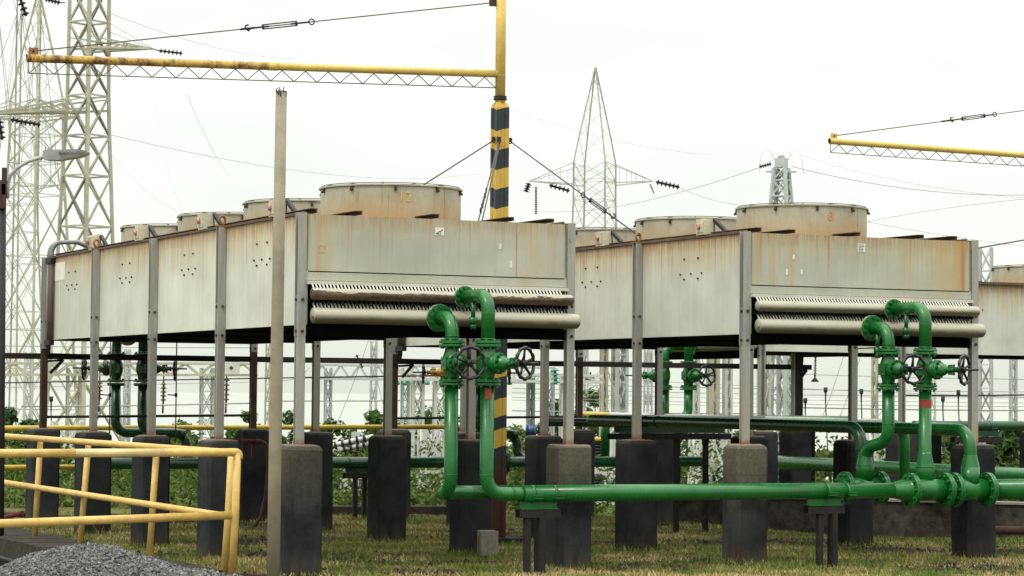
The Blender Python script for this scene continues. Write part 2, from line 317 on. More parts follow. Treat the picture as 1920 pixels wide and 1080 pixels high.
def gravel():
    n = NT('grey_gravel', 0.85, 0, 0.1); A = n.attr('tint')[2]; g = n.noise(n.pos, 60, 4)
    c = n.mix(A, (0.045, 0.046, 0.049), (0.235, 0.23, 0.22)); c = n.mix(n.mr(g, 0.5, 0.8, 0, 0.4), c, (0.06, 0.06, 0.062)); return n.out(c)
M['gravel'] = gravel()
def leaf(name, a, b):
    n = NT(name, 0.6, 0, 0.1); A = n.attr('tint')[2]; c = n.mix(A, a, b); m = n.out(c)
    n.b.inputs['Subsurface Weight'].default_value = 0.0
    tr = n.t.nodes.new('ShaderNodeBsdfTranslucent'); ms = n.t.nodes.new('ShaderNodeMixShader'); ms.inputs[0].default_value = 0.3
    n.t.links.new(c, tr.inputs[0]); n.t.links.new(n.b.outputs[0], ms.inputs[1]); n.t.links.new(tr.outputs[0], ms.inputs[2])
    n.t.links.new(ms.outputs[0], n.t.nodes['Material Output'].inputs[0]); return m
M['leaf'] = leaf('bright_leaves', (0.02, 0.055, 0.008), (0.10, 0.185, 0.032))
M['leafd'] = leaf('dark_leaves', (0.012, 0.035, 0.008), (0.06, 0.12, 0.028))
M['leafy'] = leaf('yellow_green_leaves', (0.04, 0.08, 0.013), (0.16, 0.20, 0.05))
M['under'] = leaf('undergrowth_leaves', (0.012, 0.034, 0.005), (0.105, 0.14, 0.028))
M['bark'] = paint('bark', (0.09, 0.065, 0.045), 0.9, 0.35)
def sea():
    n = NT('pale_hazy_sea', 0.25, 0, 0.3); n.b.inputs['IOR'].default_value = 1.33
    g = n.noise(n.scale(n.pos, (0.01, 0.002, 1)), 3, 3); return n.out(n.mix(g, (0.27, 0.29, 0.24), (0.30, 0.32, 0.27)))
M['sea'] = sea()

# ------------------------------------------------------------------ mesh builder
class MB:
    def __init__(s): s.v = []; s.f = []; s.mi = []; s.sm = []; s.cur = 0; s.smooth = False; s.tint = None
    def add(s, vs, fs, smooth=None):
        b = len(s.v); s.v += [V3(p) for p in vs]
        for f in fs: s.f.append([b + i for i in f]); s.mi.append(s.cur); s.sm.append(s.smooth if smooth is None else smooth)
        return s
    def mat(s, i): s.cur = i; return s
    def box(s, a, b):
        (x0, y0, z0), (x1, y1, z1) = a, b
        vs = [(x0, y0, z0), (x1, y0, z0), (x1, y1, z0), (x0, y1, z0), (x0, y0, z1), (x1, y0, z1), (x1, y1, z1), (x0, y1, z1)]
        return s.add(vs, [(3, 2, 1, 0), (4, 5, 6, 7), (0, 1, 5, 4), (1, 2, 6, 5), (2, 3, 7, 6), (3, 0, 4, 7)], False)
    def obox(s, c, ax, h):          # oriented box: centre, three axes, three half sizes
        c = V3(c); X, Y, Z = [V3(a).normalized() * k for a, k in zip(ax, h)]
        vs = [c + X * i + Y * j + Z * k for k in (-1, 1) for i, j in ((-1, -1), (1, -1), (1, 1), (-1, 1))]
        return s.add(vs, [(3, 2, 1, 0), (4, 5, 6, 7), (0, 1, 5, 4), (1, 2, 6, 5), (2, 3, 7, 6), (3, 0, 4, 7)], False)
    def chambox(s, cx, cy, z0, z1, wx, wy, c=0.03, cv=0.02, jit=0.0):
        def ring(z, hx, hy):
            return [V3((cx + x + random.uniform(-jit, jit), cy + y + random.uniform(-jit, jit), z + random.uniform(-jit, jit))) for x, y in
                    ((-hx + cv, -hy), (hx - cv, -hy), (hx, -hy + cv), (hx, hy - cv), (hx - cv, hy), (-hx + cv, hy), (-hx, hy - cv), (-hx, -hy + cv))]
        rs = [ring(z0, wx / 2, wy / 2), ring(z1 - c, wx / 2, wy / 2), ring(z1 - c * 0.25, wx / 2 - c * 0.5, wy / 2 - c * 0.5), ring(z1, wx / 2 - c * 1.3, wy / 2 - c * 1.3)]
        b = sum(rs, []); fs = []
        for k in range(3):
            for i in range(8): j = (i + 1) % 8; fs.append((k * 8 + i, k * 8 + j, k * 8 + 8 + j, k * 8 + 8 + i))
        fs += [tuple(range(24, 32)), tuple(reversed(range(8)))]
        return s.add(b, fs, False)
    def tube(s, path, r, n=14, caps=True, smooth=True, closed=False):
        P = [V3(p) for p in path]; m = len(P); rr = r if isinstance(r, (list, tuple)) else [r] * m
        T = []
        for i in range(m):
            a = P[(i - 1) % m] if (closed or i > 0) else P[i]; b = P[(i + 1) % m] if (closed or i < m - 1) else P[i]
            T.append((b - a).normalized())
        N = T[0].orthogonal().normalized(); vs = []; prev = T[0]
        if n == 4: N = (V3((0, 0, 1)) - T[0] * T[0].z).normalized() if abs(T[0].z) < 0.95 else (EU - T[0] * EU.dot(T[0])).normalized(); N = (N + T[0].cross(N)).normalized()
        for i in range(m):
            q = prev.rotation_difference(T[i]); N = (q @ N); N = (N - T[i] * N.dot(T[i])).normalized(); prev = T[i]; B = T[i].cross(N)
            for k in range(n): a = 2 * pi * k / n; vs.append(P[i] + (N * cos(a) + B * sin(a)) * rr[i])
        fs = []
        for i in range(m if closed else m - 1):
            for k in range(n):
                l = (k + 1) % n; j = (i + 1) % m; fs.append((i * n + k, i * n + l, j * n + l, j * n + k))
        b = len(s.v); s.add(vs, fs, smooth)
        if caps and not closed: s.add([], [], False); s.f += [[b + k for k in reversed(range(n))], [b + (m - 1) * n + k for k in range(n)]]; s.mi += [s.cur] * 2; s.sm += [False] * 2
        return s
    def cyl(s, a, b, r, n=14, r2=None, caps=True, smooth=True): return s.tube([a, b], [r, r if r2 is None else r2], n, caps, smooth)
    def bar(s, a, b, w): return s.tube([a, b], w * 0.7071, 4, True, False)
    def lathe(s, prof, o, ax, n=20, smooth=True, x=None):
        o = V3(o); ax = V3(ax).normalized(); N = V3(x).normalized() if x is not None else ax.orthogonal().normalized(); B = ax.cross(N); m = len(prof); vs = []
        for (r, h) in prof:
            for k in range(n): a = 2 * pi * k / n; vs.append(o + ax * h + (N * cos(a) + B * sin(a)) * r)
        fs = [(i * n + k, i * n + (k + 1) % n, (i + 1) * n + (k + 1) % n, (i + 1) * n + k) for i in range(m - 1) for k in range(n)]
        b = len(s.v); s.add(vs, fs, smooth)
        for i, rev in ((0, True), (m - 1, False)):
            if prof[i][0] > 1e-4:
                r = range(n); s.f.append([b + i * n + k for k in (reversed(r) if rev else r)]); s.mi.append(s.cur); s.sm.append(False)
        return s
    def disc(s, c, ax, r, t, n=24, bev=0.12):       # a thick disc with a small bevelled rim, centred on c
        e = t * bev; return s.lathe([(r - e, -t / 2), (r, -t / 2 + e), (r, t / 2 - e), (r - e, t / 2)], c, ax, n, False)
    def bolts(s, c, ax, R, k, r=0.011, h=0.012, off=0.0, n=6, ph=0.2):
        c = V3(c); ax = V3(ax).normalized(); N = ax.orthogonal().normalized(); B = ax.cross(N)
        for i in range(k):
            a = 2 * pi * i / k + ph; p = c + (N * cos(a) + B * sin(a)) * R + ax * off; s.cyl(p, p + ax * h, r, n, smooth=False)
        return s
    def torus(s, c, ax, R, r, n=28, m=8):
        c = V3(c); ax = V3(ax).normalized(); N = ax.orthogonal().normalized(); B = ax.cross(N)
        return s.tube([c + (N * cos(2 * pi * i / n) + B * sin(2 * pi * i / n)) * R for i in range(n)], r, m, False, True, True)
    def build(s, name, mats, parent=None, fr='l', tint=None, kind=None):
        if isinstance(mats, str): mats = [mats]
        if isinstance(mats, bpy.types.Material): mats = [mats]
        if parent is not None and fr != 'l':
            inv = parent.get('_inv') if False else (Matrix.Translation(parent.location) @ Matrix.Rotation(parent.rotation_euler.z, 4, 'Z')).inverted()
            vs = [inv @ (W(p.x, p.y, p.z) if fr == 'uv' else p) for p in s.v]
        elif parent is None and fr == 'uv': vs = [W(p.x, p.y, p.z) for p in s.v]
        else: vs = s.v
        me = bpy.data.meshes.new(name); me.from_pydata([tuple(p) for p in vs], [], s.f)
        for m in mats: me.materials.append(M[m] if isinstance(m, str) else m)
        me.polygons.foreach_set('material_index', s.mi); me.polygons.foreach_set('use_smooth', s.sm)
        if tint is not None:
            a = me.attributes.new('tint', 'FLOAT', 'POINT'); a.data.foreach_set('value', tint)
        me.update()
        o = bpy.data.objects.new(name, me); COL.objects.link(o)
        if parent is not None:
            o.parent = parent
            if parent.type == 'MESH': pass
        if kind: o['kind'] = kind
        return o

def tag(o, label, cat, group=None):
    o['label'] = label; o['category'] = cat
    if group: o['group'] = group
    return o
def thing(name, label, cat, base=(0, 0, 0), rot=0.0, group=None, fr='uv'):
    o = bpy.data.objects.new(name, None); COL.objects.link(o); o.empty_display_size = 0.1
    if fr == 'uv': o.location = W(*base); o.rotation_euler = (0, 0, YAW + rot)
    else: o.location = base; o.rotation_euler = (0, 0, rot)
    return tag(o, label, cat, group)
def sub(mb, name, mats, part, thing_, fr='l'):       # a sub-part: verts in the thing's frame, child of a part whose own transform is identity
    o = mb.build(name, mats, thing_, fr); o.parent = part; return o
def copy_tree(o, parent=None):
    c = o.copy(); COL.objects.link(c)
    if parent is not None: c.parent = parent
    for ch in list(o.children): copy_tree(ch, c)
    return c
def fillet(pts, R, n=8):
    P = [V3(p) for p in pts]; out = [P[0]]
    for i in range(1, len(P) - 1):
        a, b, c = P[i - 1], P[i], P[i + 1]; d1 = (a - b).normalized(); d2 = (c - b).normalized()
        ang = d1.angle(d2)
        if ang > pi - 0.02: out.append(b); continue
        t = R / math.tan(ang / 2); r = R
        t = min(t, (a - b).length * 0.98, (c - b).length * 0.98); r = t * math.tan(ang / 2)
        s0 = b + d1 * t; e0 = b + d2 * t; ctr = b + (d1 + d2).normalized() * (r / sin(ang / 2))
        v0 = s0 - ctr; v1 = e0 - ctr; tot = v0.angle(v1); ax = v0.cross(v1).normalized()
        for k in range(n + 1): out.append(ctr + Matrix.Rotation(tot * k / n, 3, ax) @ v0)
    out.append(P[-1]); return out
def text_mesh(txt, size):
    cu = bpy.data.curves.new('t', 'FONT'); cu.body = txt; cu.size = size; cu.align_x = 'CENTER'; cu.align_y = 'CENTER'
    o = bpy.data.objects.new('t', cu); COL.objects.link(o); bpy.context.view_layer.update()
    me = o.evaluated_get(bpy.context.evaluated_depsgraph_get()).to_mesh()
    vs = [v.co.copy() for v in me.vertices]; fs = [list(p.vertices) for p in me.polygons]
    o.evaluated_get(bpy.context.evaluated_depsgraph_get()).to_mesh_clear(); bpy.data.objects.remove(o); return vs, fs

# ------------------------------------------------------------------ ground, pit, sea
def fbm(x, y, s, o=4): return noise.fractal(V3((x * s, y * s, 3.7)), 0.8, 2.0, o)
def zfall(X, Y):
    u = (X - O.x) * EU.x + (Y - O.y) * EU.y; v = (X - O.x) * EV.x + (Y - O.y) * EV.y
    z = 0.0
    d = min(1, max(0, (u - 7.6) / 2.2)) * min(1, max(0, (v - 2.6) / 2.6)); z -= 0.2 * d
    if Y > 38: t = min(1, (Y - 38) / 70); z -= 3.6 * t * t * (3 - 2 * t)
    if Y > 150: z -= (Y - 150) * 0.085
    return z
def soil(X, Y):
    a = fbm(X * 0.55, Y * 1.1, 0.9, 5) + 0.35 * fbm(X + 40, Y, 2.6, 3)
    return min(1, max(0, 0.24 + 0.66 * a))
PITU = -1.3
def in_pit(X, Y):
    u = (X - O.x) * EU.x + (Y - O.y) * EU.y; v = (X - O.x) * EV.x + (Y - O.y) * EV.y
    return u < PITU and 0.3 < v < 12
mb = MB(); att = []
def gridpatch(us, vs, cut=True):
    idx = {}
    for i, u in enumerate(us):
        for j, v in enumerate(vs):
            p = W(u, v); z = zfall(p.x, p.y)
            if 20 < p.y < 40 and abs(p.x) < 9: z += 0.018 * fbm(p.x, p.y, 1.7) - 0.01
            idx[i, j] = len(mb.v); mb.v.append(V3((p.x, p.y, z))); att.append(soil(p.x, p.y) if 15 < p.y < 45 else 0.35)
    for i in range(len(us) - 1):
        for j in range(len(vs) - 1):
            uc = (us[i] + us[i + 1]) / 2; vc = (vs[j] + vs[j + 1]) / 2
            if cut and uc < PITU and 0.3 < vc < 12: continue
            mb.f.append([idx[i, j], idx[i + 1, j], idx[i + 1, j + 1], idx[i, j + 1]]); mb.mi.append(0); mb.sm.append(True)
def lin(a, b, n): return [a + (b - a) * i / n for i in range(n + 1)]
us = [-400, -200, -100, -50, -25, -12, -6, -3, PITU] + lin(PITU, 15, 170)[1:] + [18, 24, 34, 50, 90, 180, 400]
vs = [-60, -30, -12, -5] + lin(-3, 0.3, 33) + lin(0.3, 12, 117)[1:] + [13, 14.5, 17, 20, 25, 30, 38, 46, 55, 65, 78, 92, 110, 140, 200, 400]
gridpatch(us, vs)
gr = mb.build('ground', 'ground', kind='structure')
a = gr.data.attributes.new('soil', 'FLOAT', 'POINT'); a.data.foreach_set('value', att)
pm = MB()
pm.add([(-40, 0.3, -0.7), (PITU, 0.3, -0.7), (PITU, 12, -0.7), (-40, 12, -0.7), (-40, 0.3, 0.0), (PITU, 0.3, 0), (PITU, 12, 0.0), (-40, 12, 0.0)],
       [(0, 1, 2, 3), (2, 6, 7, 3), (0, 4, 5, 1)])
pm.build('pit', 'ground', fr='uv', kind='structure')
mb = MB(); mb.add([(-30000, 60, -29), (30000, 60, -29), (30000, 50000, -29), (-30000, 50000, -29)], [(0, 1, 2, 3)]); mb.build('sea', 'sea', kind='structure')
# ------------------------------------------------------------------ cooling units
UW, BV, CW = 2.655, 2.2209, 0.08
ZS, ZB, ZT, ZP = 2.09, 2.195, 3.175, 1.134
FANS = [BV * (k + 0.5) for k in range(4)]
def unit(name_label, base, rot, fpan, number, tags, switch_v, rings, ridge_beams, extras):
    T = thing('cooling_unit', name_label, 'cooler', base, rot, 'cooling units standing on concrete piers')
    def P(mb, name, mats, lab=None):
        o = mb.build(name, mats, T)
        if lab: o['label'] = lab
        return o
    # fin bundle under the box
    b = MB(); b.box((0.11, 0.10, 2.185), (2.63, 8.86, 2.60))
    b.mat(1)
    for i in range(56): u = 0.13 + i * 0.045; b.box((u, -0.056, 2.35), (u + 0.012, -0.0505, 2.43))
    b.mat(0); b.box((0.08, 0.045, 2.10), (UW, 0.098, 2.20)); b.box((0.10, -0.05, 2.388), (2.64, 0.0985, 2.425)); b.box((0.10, 8.865, 2.388), (2.64, 9.0, 2.425))
    for v in (BV, 2 * BV, 3 * BV): b.box((0.12, v - 0.03, 2.165), (2.62, v + 0.03, 2.184))
    P(b, 'fin_bundle', ['black', 'fin'])
    # side panels, one per bay, with their pattern of seven bolts
    for s in (0, 1):
        for k in range(4):
            b = MB(); x0 = 0.08 if s == 0 else UW - 0.02; v0 = k * BV + (0.02 if k == 0 else 0.004); v1 = (k + 1) * BV - 0.004 + (0.08 if k == 3 else 0)
            b.box((x0, v0, ZB), (x0 + 0.02, v1, ZT))
            b.mat(1); xo = 0.08 if s == 0 else UW
            for (dv, z) in ((1.32, 2.972), (1.036, 2.974), (1.398, 2.822), (1.178, 2.821), (0.957, 2.82), (1.32, 2.77), (1.036, 2.769)):
                c = V3((xo, k * BV + dv, z)); d = V3((-0.014 if s == 0 else 0.014, 0, 0)); b.cyl(c, c + d, 0.0095, 6, smooth=False)
            P(b, 'side_panel', ['side', 'boltd'])
    # front and back panels
    for s in (0, 1):
        y = 0.02 if s == 0 else 8.92; d = 1 if s == 0 else -1
        b = MB(); b.box((0.082, min(y, y + 0.02 * d), 2.672), (UW - 0.002, max(y, y + 0.02 * d), ZT)); P(b, 'end_panel', fpan if s == 0 else 'front_a')
        b = MB(); y2 = y - 0.012 * d; b.box((0.082, min(y2, y2 + 0.05 * d), 2.588), (UW - 0.003, max(y2, y2 + 0.05 * d), 2.661)); P(b, 'trim_strip', 'trim')
        b = MB(); y3 = y - 0.055 * d; b.box((0.082, min(y3, y3 + 0.10 * d), 2.552), (UW - 0.003, max(y3, y3 + 0.10 * d), 2.583)); P(b, 'backing_strip', 'pale')
        # header pipes and the rows of tube ends behind them
        hv = -0.1 if s == 0 else 9.05
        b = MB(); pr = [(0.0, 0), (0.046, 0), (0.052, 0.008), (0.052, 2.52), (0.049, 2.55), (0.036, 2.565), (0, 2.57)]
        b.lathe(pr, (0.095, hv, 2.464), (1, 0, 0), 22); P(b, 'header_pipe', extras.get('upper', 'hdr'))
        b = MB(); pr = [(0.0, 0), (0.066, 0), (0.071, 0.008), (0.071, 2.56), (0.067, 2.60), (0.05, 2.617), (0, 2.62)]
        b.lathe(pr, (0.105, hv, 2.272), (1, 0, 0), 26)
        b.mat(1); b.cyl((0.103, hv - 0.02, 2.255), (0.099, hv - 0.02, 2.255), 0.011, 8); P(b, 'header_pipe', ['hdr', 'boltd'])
        b = MB(); b2 = MB()
        for i in range(73):
            u = 0.125 + i * 0.0338
            b.tube([(u, hv + 0.015 * d, 2.500), (u, hv + 0.072 * d, 2.5515)], 0.0082, 6, False)
            b2.tube([(u + 0.012, hv + 0.015 * d, 2.326), (u + 0.012, hv + 0.075 * d, 2.3875)], 0.0088, 6, False)
        P(b, 'tube_row', 'tube'); P(b2, 'tube_row', 'tube')
    # columns
    for s in (0, 1):
        for k in range(5):
            u, v = s * UW, k * BV; b = MB()
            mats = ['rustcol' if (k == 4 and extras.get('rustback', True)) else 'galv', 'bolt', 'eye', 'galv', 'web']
            b.box((u + 0.002, v + 0.003, ZP - 0.01), (u + 0.079, v + 0.011, ZS + 0.05)); b.box((u + 0.002, v + 0.066, ZP - 0.01), (u + 0.079, v + 0.074, ZS + 0.05))
            b.mat(3 if k == 4 else 0); b.box((u + 0.014, v + 0.0112, ZP - 0.01), (u + 0.022, v + 0.0658, ZS + 0.05)); b.mat(0)
            b.box((u - 0.02, v - 0.025, ZP - 0.008), (u + 0.10, v + 0.095, ZP + 0.004))
            b.mat(3 if k == 4 else 0)
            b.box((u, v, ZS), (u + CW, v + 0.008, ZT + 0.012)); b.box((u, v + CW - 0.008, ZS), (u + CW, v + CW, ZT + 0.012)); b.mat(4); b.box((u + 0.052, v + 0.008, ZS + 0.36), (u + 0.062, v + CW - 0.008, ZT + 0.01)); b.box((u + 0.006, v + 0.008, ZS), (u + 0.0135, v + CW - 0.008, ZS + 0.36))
            b.mat(1)
            for z in (2.135, 2.415):
                b.cyl((u + 0.046, v, z), (u + 0.046, v - 0.014, z), 0.0145, 6, smooth=False)
                b.cyl((u + 0.006, v + 0.038, z), (u - 0.008, v + 0.038, z), 0.014, 6, smooth=False)
            col = P(b, 'column', mats)
            if s == 0 and k in rings:
                b = MB(); b.box((u - 0.006, v - 0.006, ZT + 0.0125), (u + CW + 0.006, v + CW + 0.006, ZT + 0.022)); b.torus((u + 0.045, v + 0.04, ZT + 0.075), V3((0.5, -1, 0)), 0.04, 0.013, 20, 8)
                sub(b, 'lifting_ring', 'eye', col, T)
    # roof deck, edge flange, roof channels
    b = MB(); b.box((0.101, 0.041, ZT - 0.03), (UW - 0.021, 8.899, ZT)); P(b, 'roof_deck', 'roofbeam')
    for x in (0.06, UW - 0.03): b = MB(); b.box((x, 0.07, ZT + 0.001), (x + 0.09, 8.9, ZT + 0.014)); b.box((x + 0.035, 0.1, ZT + 0.014), (x + 0.043, 8.9, ZT + 0.032)); P(b, 'roof_edge', 'roofbeam')
    for (u, h) in ridge_beams:
        b = MB(); v0, v1 = 0.035, 8.88
        b.box((u - 0.008, v0, ZT + 0.0145), (u, v1, ZT + h)); b.box((u - 0.07, v0, ZT + h - 0.007), (u - 0.0081, v1, ZT + h)); P(b, 'roof_channel', 'roofbeam')
    # fan rings
    for k, fv in enumerate(FANS):
        b = MB(); R = 0.665; c = (1.33, fv, 0); n = 64
        b.lathe([(R, ZT + 0.01), (R, 3.3), (R, 3.505)], c, (0, 0, 1), n, True); b.lathe([(R - 0.012, ZT + 0.02), (R - 0.012, 3.521)], c, (0, 0, 1), n, True)
        b.f = b.f[:n * 2] + b.f[n * 2 + 2:n * 3 + 2]; b.mi = b.mi[:len(b.f)]; b.sm = [True] * len(b.f)
        b.lathe([(R, 3.505), (R + 0.016, 3.507), (R + 0.016, 3.522), (R - 0.012, 3.522)], c, (0, 0, 1), n, False); b.f = b.f[:-2]; b.mi = b.mi[:-2]; b.sm = b.sm[:-2]
        b.smooth = False
        ph = random.uniform(0, 1)
        for i in range(10):
            a = -pi / 2 + (i - 4.6) * 2 * pi / 10 + 0.12 * ph
            p = V3((1.33 + (R + 0.002) * cos(a), fv + (R + 0.002) * sin(a), 3.47)); d = V3((cos(a), sin(a), 0)); t = V3((-sin(a), cos(a), 0))
            b.mat(1); b.obox(p + d * 0.008 + V3((0, 0, 0.012)), (t, d, (0, 0, 1)), (0.012, 0.008, 0.022)); b.cyl(p + d * 0.016, p + d * 0.03, 0.013, 6, smooth=False); b.mat(0)
        for a in (-2.0, -1.1, 0.6, 2.4): # welded seams of the ring
            p = V3((1.33 + (R + 0.001) * cos(a), fv + (R + 0.001) * sin(a), 3.35)); d = V3((cos(a), sin(a), 0)); b.obox(p, (V3((-d.y, d.x, 0)), d, (0, 0, 1)), (0.006, 0.002, 0.15))
        ring = P(b, 'fan_ring', ['fan', 'bolt'])
        b = MB()
        for r in (0.2, 0.4, 0.655): b.torus((1.33, fv, 3.534), (0, 0, 1), r, 0.004, 40, 5)
        for i in range(12): a = i * pi / 6; b.cyl((1.33 + 0.06 * cos(a), fv + 0.06 * sin(a), 3.534), (1.33 + 0.655 * cos(a), fv + 0.655 * sin(a), 3.536), 0.004, 5)
        sub(b, 'fan_guard', 'roofbeam', ring, T)
        b = MB(); b.lathe([(0, 3.24), (0.09, 3.24), (0.09, 3.42), (0, 3.44)], c, (0, 0, 1), 16)
        for i in range(4):
            a = i * pi / 2 + 0.3; d = V3((cos(a), sin(a), 0)); t = V3((-sin(a), cos(a), 0)); b.obox(V3(c) + d * 0.36 + V3((0, 0, 3.33)), (d, (t + V3((0, 0, 0.5))), (0, -0.5, 1)), (0.27, 0.075, 0.006))
        sub(b, 'fan_blades', 'beam', ring, T)
        if k == 0 and number:
            txt, ang, mt = number; vs, fs = text_mesh(txt, 0.135); b = MB(); out = []
            for p in vs:
                a = ang + p.x / 0.669; out.append(V3((1.33 + 0.669 * cos(a), fv + 0.669 * sin(a), 3.40 + p.y)))
            b.add(out, fs, False); sub(b, 'stencilled_number', mt, ring, T)
    # isolator switches on the roof edge
    for i, v in enumerate(switch_v):
        b = MB(); tl = (0.0, 0.08, 0.0, 0.35)[i]
        c = V3((0.13, v, 3.285)); X = V3((cos(tl), 0, sin(tl))); Z = V3((-sin(tl) * 0.6, 0.25 * tl, 1))
        b.obox(c, (X, (0, 1, 0), Z), (0.055, 0.085, 0.08)); b.obox(c + V3((-0.057, 0.0, 0)), (X, (0, 1, 0), Z), (0.006, 0.07, 0.058))
        sw = P(b, 'switch_box', 'box')
        b = MB(); b.cyl(c + V3((-0.058, 0.015, 0.005)), c + V3((-0.092, 0.015, 0.005)), 0.03, 12); b.obox(c + V3((-0.094, 0.015, 0.005)), ((0, 1, 0), (1, 0, 0), (0, 0.2, 1)), (0.011, 0.008, 0.034)); sub(b, 'knob', 'knob', sw, T)
        b = MB(); b.obox(c + V3((0.056, -0.01, 0)), (X, (0, 1, 0), Z), (0.005, 0.08, 0.075)); b.bar(c + V3((0.06, -0.08, 0.07)), (0.2, v - 0.34, ZT + 0.03), 0.035); sub(b, 'bracket', 'dark', sw, T)
    # stickers and marks on the front panel
    for (u, z, w, h, kind) in tags:
        b = MB(); b.box((u - w / 2, 0.0165, z - h / 2), (u + w / 2, 0.0198, z + h / 2))
        b.mat(1)
        if kind == 'lines':
            for q in range(5): zz = z + h * (0.36 - q * 0.18); b.box((u - w * 0.42, 0.0152, zz - 0.0035), (u + w * random.uniform(0.2, 0.42), 0.0164, zz + 0.0035))
        elif kind == 'torn':
            b.obox((u, 0.0158, z), ((1, 0, 0.5), (0, 1, 0), (-0.5, 0, 1)), (w * 0.42, 0.0006, 0.004)); b.obox((u + 0.01, 0.0155, z - 0.012), ((0.3, 0, 1), (0, 1, 0), (1, 0, -0.3)), (h * 0.4, 0.0004, 0.003)); b.box((u - w * 0.4, 0.0152, z - h * 0.4), (u - w * 0.05, 0.0164, z - h * 0.2))
        P(b, 'label_sticker', ['white', 'ink'])
    for (txt, u, z, size, mt, vert) in extras.get('text', ()):
        vs, fs = text_mesh(txt, size); b = MB(); b.add([V3((u + (-p.y if vert else p.x), 0.0185 if u < UW else -0.0015, z + (p.x if vert else p.y))) for p in vs], fs, False); P(b, 'painted_mark', mt)
    # conduits down the rear left corner and onto the roof
    b = MB()
    for i, (dv, m) in enumerate(((0.0, 1), (-0.055, 0), (-0.11, 0), (-0.165, 0))):
        v = 8.80 + dv; b.mat(m); b.cyl((0.045, v, 2.13), (0.045, v, 3.18), 0.021, 10)
    b.mat(2)
    for z in (2.16, 3.14): b.box((0.015, 8.60, z - 0.03), (0.075, 8.84, z + 0.03))
    b.mat(1)
    for i in range(3):
        v = 8.79 - i * 0.07; b.tube(fillet([(0.045, v, 3.17), (0.045, v, 3.36), (0.30, v - 0.30, 3.36), (0.55, v - 0.75, 3.20)], 0.14, 6), 0.024, 10)
    b.mat(2)
    for i in range(3): b.tube(fillet([(0.045, 8.79 - i * 0.05, 2.15), (0.045, 8.79 - i * 0.05, 2.02), (0.1, 9.04, 2.03), (0.75, 9.04, 2.02)], 0.1, 6), 0.012, 8)
    P(b, 'conduit_bundle', ['cond', 'condg', 'cable'])
    b = MB(); b.box((0.0765, 8.17, 2.895), (0.0796, 8.72, 3.11)); b.mat(1); b.box((0.077, 8.37, 2.2), (0.0797, 8.405, 2.89)); P(b, 'white_plate', ['white', 'side'])
    # brace bar low between the two rear columns
    b = MB(); b.cyl((0.075, 8.92, 1.27), (UW + 0.003, 8.92, 1.30), 0.016, 10); P(b, 'brace_bar', 'beam')
    return T

CB = 4.5894
unitA = unit('weathered grey cooling unit with an orange 12 on its front fan ring', (0, 0, 0), 0, 'front_a', ('12', -pi / 2 - 0.19, 'orange'),
     ((1.366, 3.064, 0.085, 0.07, 'torn'), (1.974, 2.949, 0.022, 0.045, ''), (2.084, 2.785, 0.022, 0.06, '')), (0.92, 3.03, 5.22, 7.12), (1, 3),
     ((0.19, 0.055), (0.62, 0.05), (1.37, 0.05), (2.12, 0.05), (2.53, 0.05)), {'upper': 'hdrp', 'text': (('12', 0.235, 2.86, 0.10, 'orangef', True), ('L', 2.682, 3.02, 0.06, 'ink', False))})
unitB = unit('rust streaked grey cooling unit with a faded 8 on its front fan ring', (CB, 0.087, 0), 0, 'front_b', ('8', -pi / 2 - 0.1, 'orangef'),
     ((1.351, 3.067, 0.085, 0.085, 'lines'), (0.572, 2.953, 0.022, 0.045, ''), (0.495, 2.805, 0.02, 0.055, ''), (0.664, 2.81, 0.022, 0.05, '')), (0.99, 3.22, 5.4, 7.5), (1, 3),
     ((0.22, 0.055), (0.60, 0.05), (1.35, 0.05), (2.10, 0.05), (2.50, 0.05)), {})
C0 = (9.45, 10.70)
unitC = unit('grey cooling unit turned sideways, standing behind the right end of the unit numbered 8', (C0[0], C0[1], -0.0), -pi / 2, 'front_c', None, (), (0.95, 3.1, 5.3, 7.4), (1, 3),
     ((0.2, 0.05), (0.62, 0.05), (1.37, 0.05), (2.12, 0.05), (2.5, 0.05)), {'rustback': False})

# ------------------------------------------------------------------ piers under every column
ORD = ('front', 'second', 'third', 'fourth', 'rear')
def pier_obj(u, v, label, mat, rot=0.0, z0=-0.05, size=0.335, zt=ZP):
    T = MB(); T.chambox(0, 0, z0, zt, size + random.uniform(-0.008, 0.008), size + random.uniform(-0.008, 0.008), random.uniform(0.03, 0.05), random.uniform(0.018, 0.035), 0.005)
    o = T.build('concrete_pier', mat); o.location = W(u, v, 0); o.rotation_euler = (random.uniform(-.004, .004), random.uniform(-.004, .004), YAW + rot + random.uniform(-0.02, 0.02))
    return tag(o, label, 'pier', 'concrete piers under the cooling units')
UN = {'A': 'unit numbered 12', 'B': 'unit numbered 8', 'C': 'sideways unit'}
for key, (bu, bv) in (('A', (0, 0)), ('B', (CB, 0.087))):
    for s in (0, 1):
        for k in range(5):
            brown = k == 0 and not (key == 'B' and s == 1)
            if k == 1 and key == 'B' and s == 0: brown = False
            lab = '%s pier under the %s %s leg of the %s' % ('worn brown concrete' if brown else ('rust stained dark' if k == 4 else 'dark grey painted'), ORD[k], ('left', 'right')[s], UN[key])
            pier_obj(bu + s * UW + 0.045, bv + k * BV + 0.04, lab, 'pierb' if brown else 'pier')
for s in (0, 1):
    for k in range(5):
        u, v = C0[0] + k * BV + 0.04, C0[1] - s * UW - 0.045
        pier_obj(u, v, 'dark pier under the %s %s leg of the %s' % (('first', 'second', 'third', 'fourth', 'fifth')[k], ('far', 'near')[s], UN['C']), 'pier', 0, -0.6)
pier_obj(10.50, 8.80, 'narrow dark pier under the dark post at the end of the cable beam', 'pier', 0, -0.6)

